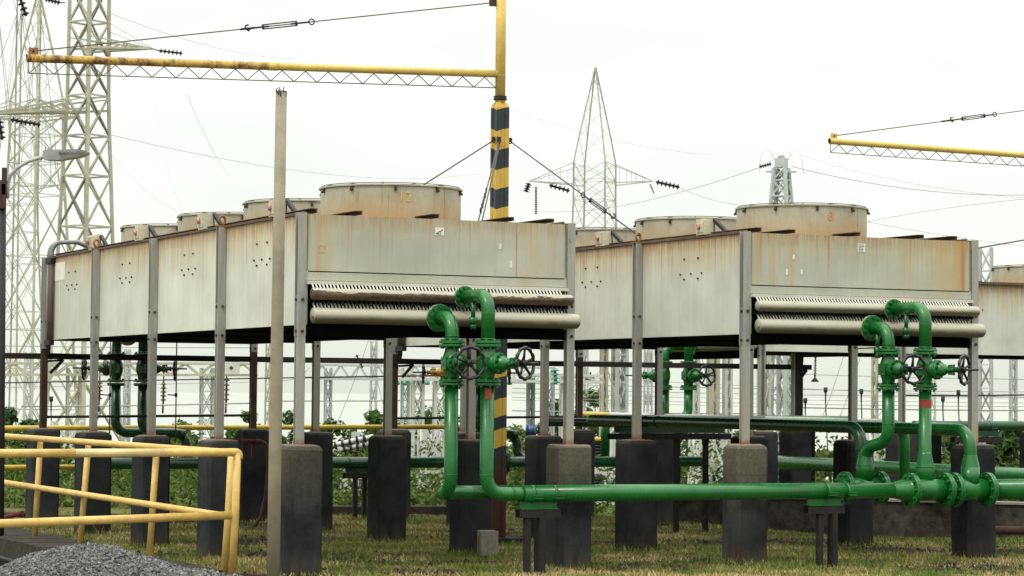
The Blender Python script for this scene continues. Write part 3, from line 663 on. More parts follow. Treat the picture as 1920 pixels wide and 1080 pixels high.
# ------------------------------------------------------------------ gate valves
def gate_valve(label, u, v, z, stem, body='green', bonnet=None, wheel_r=0.145, group='gate valves with handwheels', scal=12):
    """pipe axis vertical; the bonnet and stem leave towards direction `stem` (angle from -v, positive towards +u)"""
    T = thing('gate_valve', label, 'valve', (u, v, 0), 0, group)
    d = V3((sin(stem), -cos(stem), 0)); sd_ = V3((cos(stem), sin(stem), 0)); up = V3((0, 0, 1)); c = V3((0, 0, z))
    b = MB(); b.smooth = True
    b.lathe([(0.062, -0.15), (0.062, -0.115), (0.068, -0.085), (0.082, -0.05), (0.088, 0), (0.084, 0.05), (0.07, 0.09), (0.062, 0.12), (0.062, 0.15)], c, up, 24)
    b.lathe([(0.086, 0.02), (0.078, 0.075), (0.088, 0.10)], c, d, 20)
    b.obox(c + V3((0, 0, 0)), (sd_, d, up), (0.083, 0.055, 0.055))
    bd = b.build('body', body, T)
    for z0, sg in ((0.157, 1), (-0.157, -1)):
        b = MB(); b.disc(c + up * z0, up, 0.115, 0.022, 28)
        b.bolts(c + up * (z0 - sg * 0.011), up * -sg, 0.092, 8, 0.012, 0.018)
        b.mat(1); b.cyl(c + up * (z0 + sg * 0.011), c + up * (z0 + sg * 0.017), 0.085, 20); b.build('flange', [body, 'gasket'], T)
    bn = bonnet or body; b = MB()
    b.disc(c + d * 0.110, d, 0.095, 0.02, 24); b.disc(c + d * 0.1315, d, 0.095, 0.02, 24)
    b.bolts(c + d * 0.1415, d, 0.080, 10, 0.011, 0.018); b.smooth = True
    b.lathe([(0.07, 0.135), (0.068, 0.165), (0.055, 0.20), (0.036, 0.225), (0.03, 0.25)], c, d, 20)
    bo = b.build('bonnet', bn, T)
    b = MB()
    b.obox(c + d * 0.285, (d, sd_, up), (0.07, 0.02, 0.014)); b.lathe([(0.03, 0.225), (0.026, 0.33), (0.032, 0.335), (0.032, 0.355)], c, d, 12)
    b.obox(c + d * 0.262, (d, sd_, up), (0.012, 0.05, 0.012)); b.obox(c + d * 0.262, (up, sd_, d), (0.05, 0.012, 0.012))
    for q in (up, -up, sd_, -sd_): b.cyl(c + d * 0.235 + q * 0.04, c + d * 0.305 + q * 0.04, 0.008, 6); b.cyl(c + d * 0.286 + q * 0.04, c + d * 0.30 + q * 0.04, 0.015, 6, smooth=False)
    b.build('yoke', bn, T)
    wh = MB(); wc = c + d * 0.40; n = 96; R = wheel_r - 0.014
    wh.tube([wc + (sd_ * cos(2 * pi * i / n) + up * sin(2 * pi * i / n)) * (R + 0.007 * abs(cos(2 * pi * i / n * scal / 2))) for i in range(n)], [0.0125 + 0.005 * abs(cos(2 * pi * i / n * scal / 2)) for i in range(n)], 8, False, True, True)
    for i in range(5):
        a = 2 * pi * i / 5 + 0.35; q = sd_ * cos(a) + up * sin(a); wh.tube([wc + q * 0.02 - d * 0.02, wc + q * 0.07 - d * 0.008, wc + q * R], [0.017, 0.012, 0.011], 8)
    wh.lathe([(0.026, -0.035), (0.03, -0.02), (0.03, 0.01), (0.02, 0.018)], wc, d, 12)
    hw = wh.build('handwheel', 'wheel', T)
    b = MB(); b.cyl(c + d * 0.33, c + d * 0.545, 0.0105, 10); sub(b, 'stem', 'wheel', hw, T)
    return T

# ------------------------------------------------------------------ risers between the header flange and the lines on the ground
def riser(label, base, hflange, fz, rv, zlow, lower_path, r=0.061, fr=0.125, low='green', up_mat='green', patch=None, cone=None, drain=0, group='green riser pipes', vz=1.865):
    """hflange=(u, v) on the header pipe, riser axis at (u, rv); upper elbow down to the valve, lower pipe along lower_path"""
    u, hv = hflange
    T = thing('riser_pipe', label, 'pipe', (u, rv, 0), 0, group)
    sg = 1 if hv > rv else -1
    b = MB(); b.tube(fillet([(u, hv, fz), (u, rv, fz), (u, rv, vz + 0.20)], 0.155, 12), r, 20)
    b.torus((u, rv, fz - 0.165), (0, 0, 1), r, 0.004, 24, 6); b.torus((u, rv, vz + 0.215), (0, 0, 1), r, 0.006, 24, 6)
    b.disc((u, rv, vz + 0.186), (0, 0, 1), 0.115, 0.022, 28); b.bolts((u, rv, vz + 0.197), (0, 0, 1), 0.092, 8, 0.012, 0.016)
    el = b.build('upper_elbow', up_mat, T, 'uv')
    b = MB(); b.disc((u, hv + 0.012 * -sg, fz), (0, 1, 0), fr, 0.024, 32); b.bolts((u, hv - 0.024 * sg, fz), (0, -sg, 0), fr * 0.8, 10, 0.0165, 0.02)
    b.mat(1); b.disc((u, hv + 0.012 * sg, fz), (0, 1, 0), fr, 0.02, 32); b.build('header_flange', [up_mat, 'tan'], T, 'uv')
    if drain:
        q = V3((u - 0.02, (hv + rv) / 2 + 0.02 * sg, fz - r)); b = MB()
        b.cyl(q, q + V3((0, 0, -0.14)), 0.02, 12); b.cyl(q + V3((0, 0, -0.13)), q + V3((0, 0, -0.19)), 0.036, 10); b.cyl(q + V3((0, 0, -0.19)), q + V3((0, 0, -0.235)), 0.028, 10)
        b.cyl(q + V3((0, 0, -0.16)), q + V3((0.06, -0.02, -0.155)), 0.01, 8)
        if drain == 2: b.obox(q + V3((-0.13, 0, -0.14)), ((1, 0, 0.05), (0, 1, 0), (0, 0, 1)), (0.10, 0.012, 0.007))
        b.build('drain_valve', up_mat, T, 'uv')
    b = MB(); b.disc((u, rv, vz - 0.186), (0, 0, 1), 0.115, 0.022, 28); b.bolts((u, rv, vz - 0.197), (0, 0, -1), 0.092, 8, 0.012, 0.016)
    path = fillet([(u, rv, vz - 0.19)] + lower_path, 0.16, 12); b.tube(path, r, 20)
    if cone:
        cu, cv, z0, z1, z2, R = cone; b.smooth = True
        b.lathe([(R, 0), (R, z1 - z0 - 0.02), (R - 0.004, z1 - z0), (r + 0.004, z2 - z0), (r, z2 - z0 + 0.03)], (cu, cv, z0), (0, 0, 1), 24)
        b.torus((cu, cv, z1), (0, 0, 1), R, 0.004, 24, 6); b.torus((cu, cv, z2 + 0.01), (0, 0, 1), r, 0.004, 24, 6)
    b.torus((u, rv, lower_path[0][2] + 0.17), (0, 0, 1), r, 0.004, 24, 6)
    lp_ = b.build('lower_pipe', low, T, 'uv')
    if patch:
        z0, z1, a0, a1 = patch; b = MB(); n = 10; vs = []
        for i in range(n + 1):
            a = a0 + (a1 - a0) * i / n; j = random.uniform(-0.006, 0.006)
            for z in (z0 + j, z1 + j * 0.7): vs.append((u + (r + 0.0012) * sin(a), rv - (r + 0.0012) * cos(a), z))
        b.add(vs, [(2 * i, 2 * i + 2, 2 * i + 3, 2 * i + 1) for i in range(n)], True); b.build('paint_mark', 'red', T, 'uv')
    return T
H1V, H2V, HZ = -0.67, -0.22, 0.71
U1, U2_ = 1.295, 1.545
riser('bright green riser bolted to the lower header of the unit numbered 12', None, (U1, -0.168), 2.272, -0.45, 0, [(U1, -0.45, HZ), (U1, H2V, HZ), (U1 + 0.5, H2V, HZ)], drain=0)
riser('bright green riser with a square red paint mark, in front of the unit numbered 12', None, (U2_, -0.150), 2.47, H1V, 0, [(U2_, H1V, HZ), (U2_ + 0.6, H1V, HZ)], fr=0.098, patch=(1.555, 1.645, -0.75, 0.15), drain=1)
gate_valve('green gate valve with its handwheel facing the camera, by the unit numbered 12', U1, -0.45, 1.865, 0.0)
gate_valve('green gate valve on the riser with the square red mark, handwheel turned right', U2_, H1V, 1.865, 0.53)
UB1, UB2 = 5.945, 6.20
riser('green riser with a double bend and reducer below its valve', None, (UB1, -0.085), 2.272, -0.37, 0, [(UB1, -0.37, 1.17), (UB1 - 0.045, H2V + 0.19, 1.10), (UB1 - 0.045, H2V + 0.19, 0.86), (UB1 - 0.045, H2V + 0.19, 0.72)], drain=2,
      cone=(UB1 - 0.045, H2V + 0.19, 0.78, 0.93, 1.03, 0.088))
riser('straight green riser with a red band and a reducer below', None, (UB2, -0.065), 2.465, H1V + 0.05, 0, [(UB2, H1V + 0.05, 0.78), (UB2, H1V + 0.05, 0.70)], fr=0.098, patch=(1.50, 1.575, -1.55, 1.5), drain=1,
      cone=(UB2, H1V + 0.05, 0.76, 0.93, 1.045, 0.092))
gate_valve('green gate valve above the double bend, its handwheel facing the camera', UB1, -0.37, 1.865, 0.05)
gate_valve('green gate valve on the riser with the red band, handwheel near the right edge', UB2, H1V + 0.05, 1.865, 0.57)
# rear sets
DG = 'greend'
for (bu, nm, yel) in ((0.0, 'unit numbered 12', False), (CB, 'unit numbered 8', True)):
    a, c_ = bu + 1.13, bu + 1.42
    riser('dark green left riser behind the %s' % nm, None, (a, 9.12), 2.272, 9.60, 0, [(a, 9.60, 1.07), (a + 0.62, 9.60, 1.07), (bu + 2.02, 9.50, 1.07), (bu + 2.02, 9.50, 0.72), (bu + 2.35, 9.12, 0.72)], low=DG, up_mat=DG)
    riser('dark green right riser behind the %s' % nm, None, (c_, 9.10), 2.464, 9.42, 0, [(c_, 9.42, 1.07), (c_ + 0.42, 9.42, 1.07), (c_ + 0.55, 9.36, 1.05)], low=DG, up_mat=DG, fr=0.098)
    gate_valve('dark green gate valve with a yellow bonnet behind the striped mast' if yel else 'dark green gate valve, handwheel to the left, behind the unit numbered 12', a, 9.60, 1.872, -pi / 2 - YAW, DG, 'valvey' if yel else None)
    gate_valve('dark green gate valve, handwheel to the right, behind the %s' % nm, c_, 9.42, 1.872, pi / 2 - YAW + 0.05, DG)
# sideways unit: same set on its end
cu = C0[0]
def cset(lu, lv): return (C0[0] + lv, C0[1] - lu)
for (lu, hz, lv, lab, st, hd) in ((1.20, 2.272, -0.62, 'left', -pi / 2 - YAW - 0.3, -0.168), (1.60, 2.464, -0.46, 'right', 0.15, -0.150)):
    u, v = cset(lu, lv); T = thing('riser_pipe', 'green %s riser under the left end of the sideways unit' % lab, 'pipe', (u, v, 0), 0, 'green riser pipes')
    uh = C0[0] + hd; b = MB(); b.tube(fillet([(uh, v, hz), (u, v, hz), (u, v, 2.06)], 0.155, 10), 0.061, 18); b.disc((u, v, 2.051), (0, 0, 1), 0.115, 0.022, 24); b.build('upper_elbow', 'green', T, 'uv')
    b = MB(); b.disc((uh - 0.012, v, hz), (1, 0, 0), 0.12, 0.024, 28); b.bolts((uh - 0.024, v, hz), (-1, 0, 0), 0.095, 8); b.build('header_flange', 'green', T, 'uv')
    b = MB(); b.disc((u, v, 1.679), (0, 0, 1), 0.115, 0.022, 24); b.tube(fillet([(u, v, 1.68), (u, v, 1.27), (u - 0.9, v, 1.27), (u - 0.9, v, HZ)], 0.16, 10), 0.061, 18); b.build('lower_pipe', 'green', T, 'uv')
    gate_valve('green gate valve on the %s riser under the sideways unit' % lab, u, v, 1.865, st)

# ------------------------------------------------------------------ lines near the ground
def line(label, path, r, mat, R=0.16, clamps=(), flanges=(), tees=(), cones=(), seams=(), cat='pipe', group='green pipelines near the ground', n=20):
    T = thing('pipeline', label, cat, (path[0][0], path[0][1], 0), 0, group)
    b = MB(); b.tube(fillet(path, R, 12), r, n)
    for (p, ax) in seams: b.torus(p, ax, r, 0.004, 24, 6)
    for (p0, p1, r0, r1) in cones: b.cyl(p0, p1, r0, 24, r1, False)
    for (p0, p1, rr) in tees: b.cyl(p0, p1, rr, 28)
    b.build('pipe', mat, T, 'uv')
    for (p, ax, fr_) in flanges:
        ax = V3(ax); p = V3(p); b = MB(); b.disc(p - ax * 0.013, ax, fr_, 0.023, 32); b.disc(p + ax * 0.013, ax, fr_, 0.023, 32)
        b.bolts(p - ax * 0.0245, -ax, fr_ * 0.8, 10, 0.014, 0.02); b.bolts(p + ax * 0.0245, ax, fr_ * 0.8, 10, 0.014, 0.02); b.build('flange', mat, T, 'uv')
    for (p, ax) in clamps:
        p = V3(p); ax = V3(ax); s_ = ax.cross(V3((0, 0, 1))); b = MB()
        b.lathe([(r + 0.001, -0.011), (r + 0.006, -0.011), (r + 0.006, 0.011), (r + 0.001, 0.011)], p, ax, 24)
        for dz in (-0.012, -0.034): b.obox(p + s_ * (r + 0.02) + ax * 0.02 + V3((0, 0, dz - 0.0)), (ax, s_, (0, 0, 1)), (0.045, 0.014, 0.006))
        b.build('clamp', mat, T, 'uv')
    return T
ru = 0.0735
Xp = (1, 0, 0); Yp = (0, 1, 0)
line('front green main running along the ground to the right edge', [(U2_ + 0.35, H1V, HZ), (5.80, H1V, HZ)], ru, 'green',
     clamps=(((1.985, H1V, HZ), Xp), ((2.20, H1V, HZ), Xp), ((5.05, H1V, HZ), Xp), ((5.27, H1V, HZ), Xp)), seams=(((1.80, H1V, HZ), Xp), ((5.80, H1V, HZ), Xp)),
     cones=(((5.79, H1V, HZ), (5.96, H1V, HZ), ru, 0.104),), tees=(((5.95, H1V, HZ), (6.42, H1V, HZ), 0.104), ((6.44, H1V, HZ), (6.88, H1V, HZ), 0.104), ((6.9, H1V, HZ), (13.5, H1V, HZ), 0.096)),
     flanges=(((6.0, H1V, HZ), Xp, 0.165), ((6.395, H1V, HZ), Xp, 0.165), ((6.50, H1V, HZ), Xp, 0.165), ((6.885, H1V, HZ), Xp, 0.165)))
line('second green main just behind the front one, with flanges under the double bend', [(U1 + 0.3, H2V, HZ), (5.6, H2V, HZ)], 0.061, 'green',
     cones=(((5.55, H2V + 0.06, HZ), (5.68, H2V + 0.14, HZ), 0.061, 0.1),), tees=(((5.63, H2V + 0.16, HZ), (6.12, H2V + 0.19, HZ), 0.098), ((6.1, H2V + 0.19, HZ), (13.0, H2V + 0.19, HZ), 0.075)),
     flanges=(((5.66, H2V + 0.17, HZ), Xp, 0.16), ((6.08, H2V + 0.19, HZ), Xp, 0.16)))
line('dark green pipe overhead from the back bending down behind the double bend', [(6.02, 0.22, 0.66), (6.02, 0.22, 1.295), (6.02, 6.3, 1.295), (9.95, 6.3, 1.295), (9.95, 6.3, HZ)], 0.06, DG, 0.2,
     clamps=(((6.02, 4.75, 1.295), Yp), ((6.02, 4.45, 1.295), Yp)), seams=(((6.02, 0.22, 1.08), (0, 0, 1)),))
b_ = (6.69, H1V)
line('green overhead pipe bending down through a reducer into the front main', [(b_[0], b_[1], 0.80), (b_[0], b_[1], 1.285), (b_[0], 3.9, 1.285), (9.0, 3.9, 1.285), (9.0, 3.9, 0.4)], 0.061, 'green', 0.2,
     tees=(((b_[0], b_[1], 0.74), (b_[0], b_[1], 0.93), 0.09),), cones=(((b_[0], b_[1], 0.93), (b_[0], b_[1], 1.05), 0.09, 0.062),), seams=(((b_[0], b_[1], 0.93), (0, 0, 1)), ((b_[0], b_[1], 1.06), (0, 0, 1))))
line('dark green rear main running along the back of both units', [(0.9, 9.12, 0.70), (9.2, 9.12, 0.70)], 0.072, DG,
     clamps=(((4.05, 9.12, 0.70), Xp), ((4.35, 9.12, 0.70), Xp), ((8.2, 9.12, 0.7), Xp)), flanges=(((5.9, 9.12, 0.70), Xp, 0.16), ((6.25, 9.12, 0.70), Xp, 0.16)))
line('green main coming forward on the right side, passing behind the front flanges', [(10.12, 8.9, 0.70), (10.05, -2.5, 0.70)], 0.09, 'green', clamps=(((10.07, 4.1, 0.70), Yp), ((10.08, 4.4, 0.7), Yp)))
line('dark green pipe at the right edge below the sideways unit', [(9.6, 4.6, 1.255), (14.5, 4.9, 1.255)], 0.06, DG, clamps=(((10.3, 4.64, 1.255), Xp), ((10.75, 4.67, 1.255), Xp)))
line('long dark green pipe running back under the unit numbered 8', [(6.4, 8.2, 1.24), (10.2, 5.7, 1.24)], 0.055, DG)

def support(label, c, du, legs, ztop, zpipe, saddle=True, mat='beam', axis='u', half=0.2):
    """saddle plate, short channel and legs under a pipe"""
    T = thing('pipe_support', label, 'support', (c[0], c[1], 0), 0 if axis == 'u' else pi / 2, 'steel supports under the green pipes')
    if saddle:
        b = MB(); b.box((-half * 0.92, -0.055, ztop + 0.075), (half * 0.92, 0.055, ztop + 0.083)); b.box((-half * 0.92, -0.006, ztop + 0.083), (half * 0.92, 0.006, zpipe)); b.build('saddle', 'green' if mat == 'beamg' else 'greend', T)
    b = MB(); b.box((-half, -0.05, ztop), (half, 0.05, ztop + 0.008)); b.box((-half, -0.05, ztop + 0.0085), (half, -0.042, ztop + 0.07)); b.box((-half, 0.042, ztop + 0.0085), (half, 0.05, ztop + 0.07)); b.build('channel', 'beam', T)
    for (x, y) in legs:
        b = MB(); b.box((x - 0.026, y - 0.004, -0.15), (x + 0.026, y + 0.004, ztop)); b.box((x - 0.026, y + 0.0042, -0.15), (x - 0.019, y + 0.05, ztop)); b.build('leg', 'beam', T)
    return T
support('dark steel support with three legs under the front main beside the hollow block', (2.05, H1V), 0, ((-0.11, -0.03), (0.02, -0.06), (0.06, 0.10)), 0.50, 0.645, True, 'beamg')
support('dark steel support with three legs under the front main left of the double bend', (5.03, H1V), 0, ((-0.05, -0.03), (0.09, -0.06), (0.16, 0.10)), 0.50, 0.645, True, 'beamg')
support('dark steel support under the rear main between the two units', (4.2, 9.12), 0, ((-0.05, -0.03), (0.1, 0.03), (0.28, 0.06)), 0.50, 0.635)
support('dark steel support under the rear main behind the unit numbered 8', (8.2, 9.12), 0, ((-0.1, -0.03), (0.15, 0.03)), 0.50, 0.635)
support('tall dark trestle under the overhead dark green pipe', (6.5, 5.05), 0, ((-0.62, 0.0), (0.10, 0.0), (0.52, 0.05)), 1.08, 1.24, True, 'beam', 'u', 0.8)
support('dark support under the dark green pipe at the right edge', (10.55, 4.65), 0, ((-0.15, 0.0), (0.2, 0.0)), 1.05, 1.2, True, 'beam', 'u', 0.35)

# ------------------------------------------------------------------ cable beam behind the units
T = thing('cable_beam', 'long dark rusty steel cable beam running level behind all the units', 'beam', (-2, 8.98, 0))
b = MB(); b.box((-3, 8.955, 1.965), (10.86, 8.963, 2.035)); b.box((-3, 8.9635, 2.027), (10.86, 9.01, 2.035)); b.box((-3, 8.9635, 1.965), (10.86, 9.01, 1.972)); b.build('channel', paint('half_rusted_beam', (0.026, 0.022, 0.02), 0.6, 0.5, 0.35, (0.22, 0.075, 0.03), 1.6), T, 'uv')
for u in (0.12, CB + 0.12, 10.62):
    b = MB(); b.bar((u, 8.93, 1.80), (u + 0.17, 8.98, 1.96), 0.03); b.bar((u - 0.05, 8.93, 1.94), (u + 0.17, 8.985, 1.955), 0.025); b.build('bracket', 'beam', T, 'uv')
T = thing('steel_post', 'dark rust post holding the right end of the cable beam', 'post', (10.46, 8.76, 0))
b = MB(); b.box((0, 0, ZP - 0.01), (0.012, 0.09, 2.3)); b.build('web', 'galv', T)
b = MB(); b.box((0.0125, 0, ZP - 0.01), (0.105, 0.012, 2.3)); b.box((-0.04, -0.04, ZP - 0.01), (0.14, 0.13, ZP + 0.004)); b.build('flange', 'beam', T)
# ------------------------------------------------------------------ jib cranes
def turnbuckle(b, p, d, L=0.6, k=1.0):
    d = V3(d).normalized(); s_ = d.cross(V3((0, 0, 1))).normalized(); s_ = d.cross(s_).normalized(); p = V3(p)
    for q in (-1, 1): b.cyl(p - d * L * 0.30 + s_ * q * 0.018 * k, p + d * L * 0.30 + s_ * q * 0.018 * k, 0.0055 * k, 6)
    for q in (-1, 1): b.cyl(p + d * q * L * 0.30 - s_ * 0.022 * k, p + d * q * L * 0.30 + s_ * 0.022 * k, 0.011 * k, 8); b.cyl(p + d * q * L * 0.2, p + d * q * L * 0.52, 0.008 * k, 8)
    b.torus(p + d * L * 0.58, d.cross(s_), 0.024 * k, 0.006 * k, 16, 6)
    h = p - d * L * 0.52; b.tube([h, h - d * 0.03 + s_ * 0.02 * k, h - d * 0.06 + s_ * 0.0 * k, h - d * 0.055 - s_ * 0.025 * k, h - d * 0.02 - s_ * 0.03 * k], 0.008 * k, 8)
def jib(label, base, tip, zmast, zboom, rod_top, rusty, tbf):
    T = thing('jib_crane', label, 'crane', base, 0, 'striped jib crane masts')
    w = 0.155
    b = MB(); b.box((-0.2, -0.2, -0.2), (0.36, 0.36, 0.03)); b.build('base_plate', 'beam', T)
    zc = 4.795
    b = MB(); t = 0.05
    # box post made of two channels with shallow grooves: eight-sided outline with stepped faces
    pts = [(0, 0), (t, 0), (t, .008), (w - t, .008), (w - t, 0), (w, 0), (w, t), (w - .008, t), (w - .008, w - t), (w, w - t), (w, w), (w - t, w), (w - t, w - .008), (t, w - .008), (t, w), (0, w), (0, w - t), (.008, w - t), (.008, t), (0, t)]
    n = len(pts); vs = [(x, y, 0.03) for x, y in pts] + [(x, y, zc - 0.06) for x, y in pts] + [(w / 2 + (x - w / 2) * .75, w / 2 + (y - w / 2) * .75, zc) for x, y in pts]
    b.add(vs, [(k * n + i, k * n + (i + 1) % n, (k + 1) * n + (i + 1) % n, (k + 1) * n + i) for k in (0, 1) for i in range(n)] + [tuple(range(2 * n, 3 * n))], False)
    mast = b.build('striped_post', 'stripe', T)
    c = V3((w / 2, w / 2, 0))
    b = MB(); b.cyl(c + V3((0, 0, zc - 0.02)), c + V3((0, 0, zmast)), 0.056, 20); b.torus(c + V3((0, 0, zc + 0.30)), (0, 0, 1), 0.056, 0.003, 20, 6); b.build('upper_tube', 'yellow', T)
    b = MB(); b.lathe([(0.057, -0.03), (0.072, -0.025), (0.076, -0.01), (0.066, 0), (0.076, 0.01), (0.072, 0.02), (0.057, 0.025)], c + V3((0, 0, zc + 0.055)), (0, 0, 1), 20); b.build('collar', 'dark', T)
    tp = T.matrix_world; inv = (Matrix.Translation(T.location) @ Matrix.Rotation(T.rotation_euler.z, 4, 'Z')).inverted()
    tl = inv @ V3(tip); root = c + V3((0, 0, zboom)); d = (tl - root).normalized(); L = (tl - root).length; up = (V3((0, 0, 1)) - d * d.z).normalized(); sd_ = d.cross(up)
    b = MB(); mid = root + d * L * 0.5
    b.tube([root + d * 0.03, mid], 0.042, 18); b.cyl(mid - d * 0.06, mid + d * 0.05, 0.0455, 18); b.mat(1); b.tube([mid + d * 0.02, tl], 0.0425, 18, False); b.mat(2); b.lathe([(0.0, 0), (0.036, 0)], tl - d * 0.015, d, 18)
    b.mat(0)
    bo = b.build('boom', ['yellow', 'yellowr' if rusty else 'yellow', 'dark'], T)
    b = MB(); b.obox(tl - d * 0.07 + up * 0.07, (d, up, sd_), (0.05, 0.04, 0.006)); b.mat(1); b.cyl(tl - d * 0.07 + up * 0.075 - sd_ * 0.02, tl - d * 0.07 + up * 0.075 + sd_ * 0.02, 0.01, 8); sub(b, 'tip_plate', ['eye' if rusty else 'yellow', 'dark'], bo, T)
    b = MB(); lo = -up * 0.155
    b.cyl(tl - d * 0.02 + lo, root + d * 0.05 + lo, 0.0055, 6); b.cyl(tl - d * 0.02 - up * 0.04, tl - d * 0.02 + lo, 0.0055, 6)
    N = int(L / 0.128); N -= N % 2
    for i in range(N):
        p0 = tl - d * (0.02 + (L - 0.08) * i / N); p1 = tl - d * (0.02 + (L - 0.08) * (i + 1) / N)
        a0, a1 = (lo, -up * 0.042) if i % 2 == 0 else (-up * 0.042, lo); b.cyl(p0 + a0, p1 + a1, 0.005, 6)
    sub(b, 'truss_rods', 'wirer', bo, T)
    a = tl - d * 0.07 + up * 0.075; e = c + V3((0, 0, rod_top)) + d * 0.09
    b = MB(); b.cyl(a, e, 0.0065, 8); rod = b.build('tie_rod', 'wirer', T)
    b = MB(); rd = (e - a); turnbuckle(b, a + rd * tbf, rd, 0.62, 1.25); b.cyl(a + rd * (tbf - 0.085), a + rd * (tbf - 0.055), 0.012, 8); sub(b, 'turnbuckle', 'dark', rod, T)
    b = MB(); b.obox(e, (d, up, sd_), (0.05, 0.04, 0.006)); b.build('lug', 'rustcol', T)
    return T, c, zc
MASTB = (3.775, 4.06, 0.0)
J1, jc, jz = jib('yellow jib crane on a yellow and black chevron mast', MASTB, tuple(at(50, 109, 25.6)), 6.35, 5.115, 5.90, True, 0.517)
def guy(T, a, e, tb, name='guy_wire'):
    b = MB(); a = V3(a); e = V3(e); b.cyl(a, e, 0.0075, 6)
    g = b.build(name, 'wire', T, 'uv')
    if tb: b = MB(); turnbuckle(b, a + (e - a) * tb, a - e, 0.42, 1.1); sub(b, 'turnbuckle', 'dark', g, T, 'uv')
mz = 4.385; mu, mv = MASTB[0], MASTB[1]; w_ = 0.155
b = MB()
for (x, y) in ((-0.02, 0.03), (0.02, -0.02), (w_ + 0.02, 0.02)):
    b.obox((mu + x, mv + y, mz), ((1, 0, 0), (0, 1, 0), (0, 0, 1)), (0.022, 0.008, 0.025)); b.torus((mu + x, mv + y - 0.005, mz - 0.02), (0, 1, 0), 0.02, 0.007, 14, 6)
b.build('guy_lug', 'dark', J1, 'uv')
guy(J1, (mu - 0.03, mv + 0.03, mz - 0.02), (UW + 0.05, 3 * BV - 0.3, 3.30), 0)
guy(J1, (mu + w_ + 0.03, mv + 0.02, mz - 0.02), (CB + 0.045, 0.087 + BV + 0.03, ZT + 0.085), 0.69)
guy(J1, (mu + 0.02, mv - 0.03, mz - 0.03), (UW + 0.05, BV + 0.04, 3.15), 0.62)
guy(J1, (mu + 0.03, mv - 0.03, mz - 0.05), (UW + 0.12, BV + 0.2, 2.95), 0)
t2 = at(1555, 264.5, 34.2)
m2 = at(2260, 1000, 36.6); m2.z = 0
du, dv = (m2 - O).dot(EU), (m2 - O).dot(EV)
J2, _, _ = jib('yellow jib crane boom with an open end, reaching in from the right edge', (du, dv, 0), tuple(t2), 6.6, 4.98, 6.17, False, 0.365)
guy(J2, (du, dv, mz), (CB + UW + 0.05, 0.2, 3.10), 0)

# ------------------------------------------------------------------ pole, handrails, kerb, gravel, block
T = thing('pipe_pole', 'plain weathered grey pipe pole standing in front of the nearest pier', 'pole', tuple(at(512, 1086, 21.45).xy) + (0,), 0, None, 'w')
pb = V3((T.location.x, T.location.y, 0)); pt = at(527.5, 172, 21.45)
b = MB(); dd = (pt - pb).normalized(); b.tube([pb - dd * 0.3, pb + dd * 1.2, pb + dd * 2.6, pt], [0.056, 0.055, 0.0515, 0.048], 20); b.cyl(pt, pt + dd * 0.006, 0.0495, 20); b.build('tube', 'post', T, 'w')
b = MB()
for (x, z) in ((-0.02, 0.0), (0.022, 0.02), (0.045, -0.02)): b.cyl(pt + V3((x, -0.05, z - 0.03)), pt + V3((x, -0.055, z + 0.015)), 0.004, 6)
b.tube([pt + V3((-0.035, -0.04, -0.02)), pt + V3((-0.04, -0.05, 0.02)), pt + V3((-0.01, -0.055, 0.03)), pt + V3((0.0, -0.05, -0.04))], 0.005, 6); b.build('hooks', 'dark', T, 'w')

co = at(437, 1077, 21.9); co.z = 0
T = thing('handrail', 'yellow tubular guard rail turning a corner above the gravel heap', 'railing', (co.x, co.y, 0), 0, None, 'w')
def rail(name, pts, r, mat): b = MB(); b.tube(pts, r, 16); return b.build(name, mat, T, 'w')
ctop = at(441, 848, 21.9); cmid = at(438, 966, 21.9)
f0 = at(-60, 850.5, 20.35); f1 = at(-60, 984, 20.35)
rail('top_rail', [f0, ctop + (f0 - ctop) * 0.62], 0.0355, 'rail'); rail('top_rail', [ctop + (f0 - ctop) * 0.62, ctop + (f0 - ctop) * 0.28], 0.0355, 'railw'); rail('top_rail', fillet([ctop + (f0 - ctop) * 0.28, ctop + V3((0.03, 0, 0)), ctop + V3((0.035, -0.005, -0.06))], 0.03, 5), 0.0355, 'rail')
rail('middle_rail', [f1, cmid], 0.0355, 'rail')
r0 = at(437, 849, 22.15); r1 = at(-70, 812, 29.2)
m0 = at(425, 968, 22.15); m1 = at(-70, 893, 29.2)
rail('top_rail', [r0, r1], 0.0315, 'rail'); rail('middle_rail', [m0, m1], 0.0315, 'rail')
for (tx, bx, by, s_) in (((441.5), 426, 1078, 0),): pass
b = MB(); b.tube([at(445, 850, 21.88), at(441, 968, 21.88), at(435, 1090, 21.88)], 0.034, 16); b.build('post', 'rail', T, 'w')
b = MB(); b.tube([at(434, 850, 22.15), at(428, 968, 22.15), at(419, 1088, 22.15)], 0.032, 16); b.build('post', 'rail', T, 'w')
for (tx, ty, bx, by, Y) in ((294, 838, 280, 1046, 24.1), (166, 830, 150, 1030, 25.7), (76, 822, 65, 1011, 27.0)):
    b = MB(); tp_ = at(tx, ty, Y); bt = at(bx, by, Y); bt.z = 0.0 if bt.z > -0.1 else bt.z; b.tube([bt, tp_], 0.0315, 14); b.disc(bt + V3((0, 0, 0.006)), (0, 0, 1), 0.09, 0.012, 16)
    mid = tp_ + (bt - tp_) * 0.43; b.torus(mid, (0.4, -0.9, 0), 0.03, 0.006, 16, 6); b.build('post', 'rail', T, 'w')
for (x_, z_) in ((0.0, 0),): b = MB(); b.tube([(f0.x, f0.y, -0.3), f0], 0.034, 14); b.build('post', 'rail', T, 'w')
for p_ in (r1, r0 + (r1 - r0) * 0.86): b = MB(); b.tube([(p_.x - 0.04, p_.y, -0.1), p_], 0.0315, 12); b.build('post', 'rail', T, 'w')
b = MB(); us_ = lin(0.1, 12, 30)
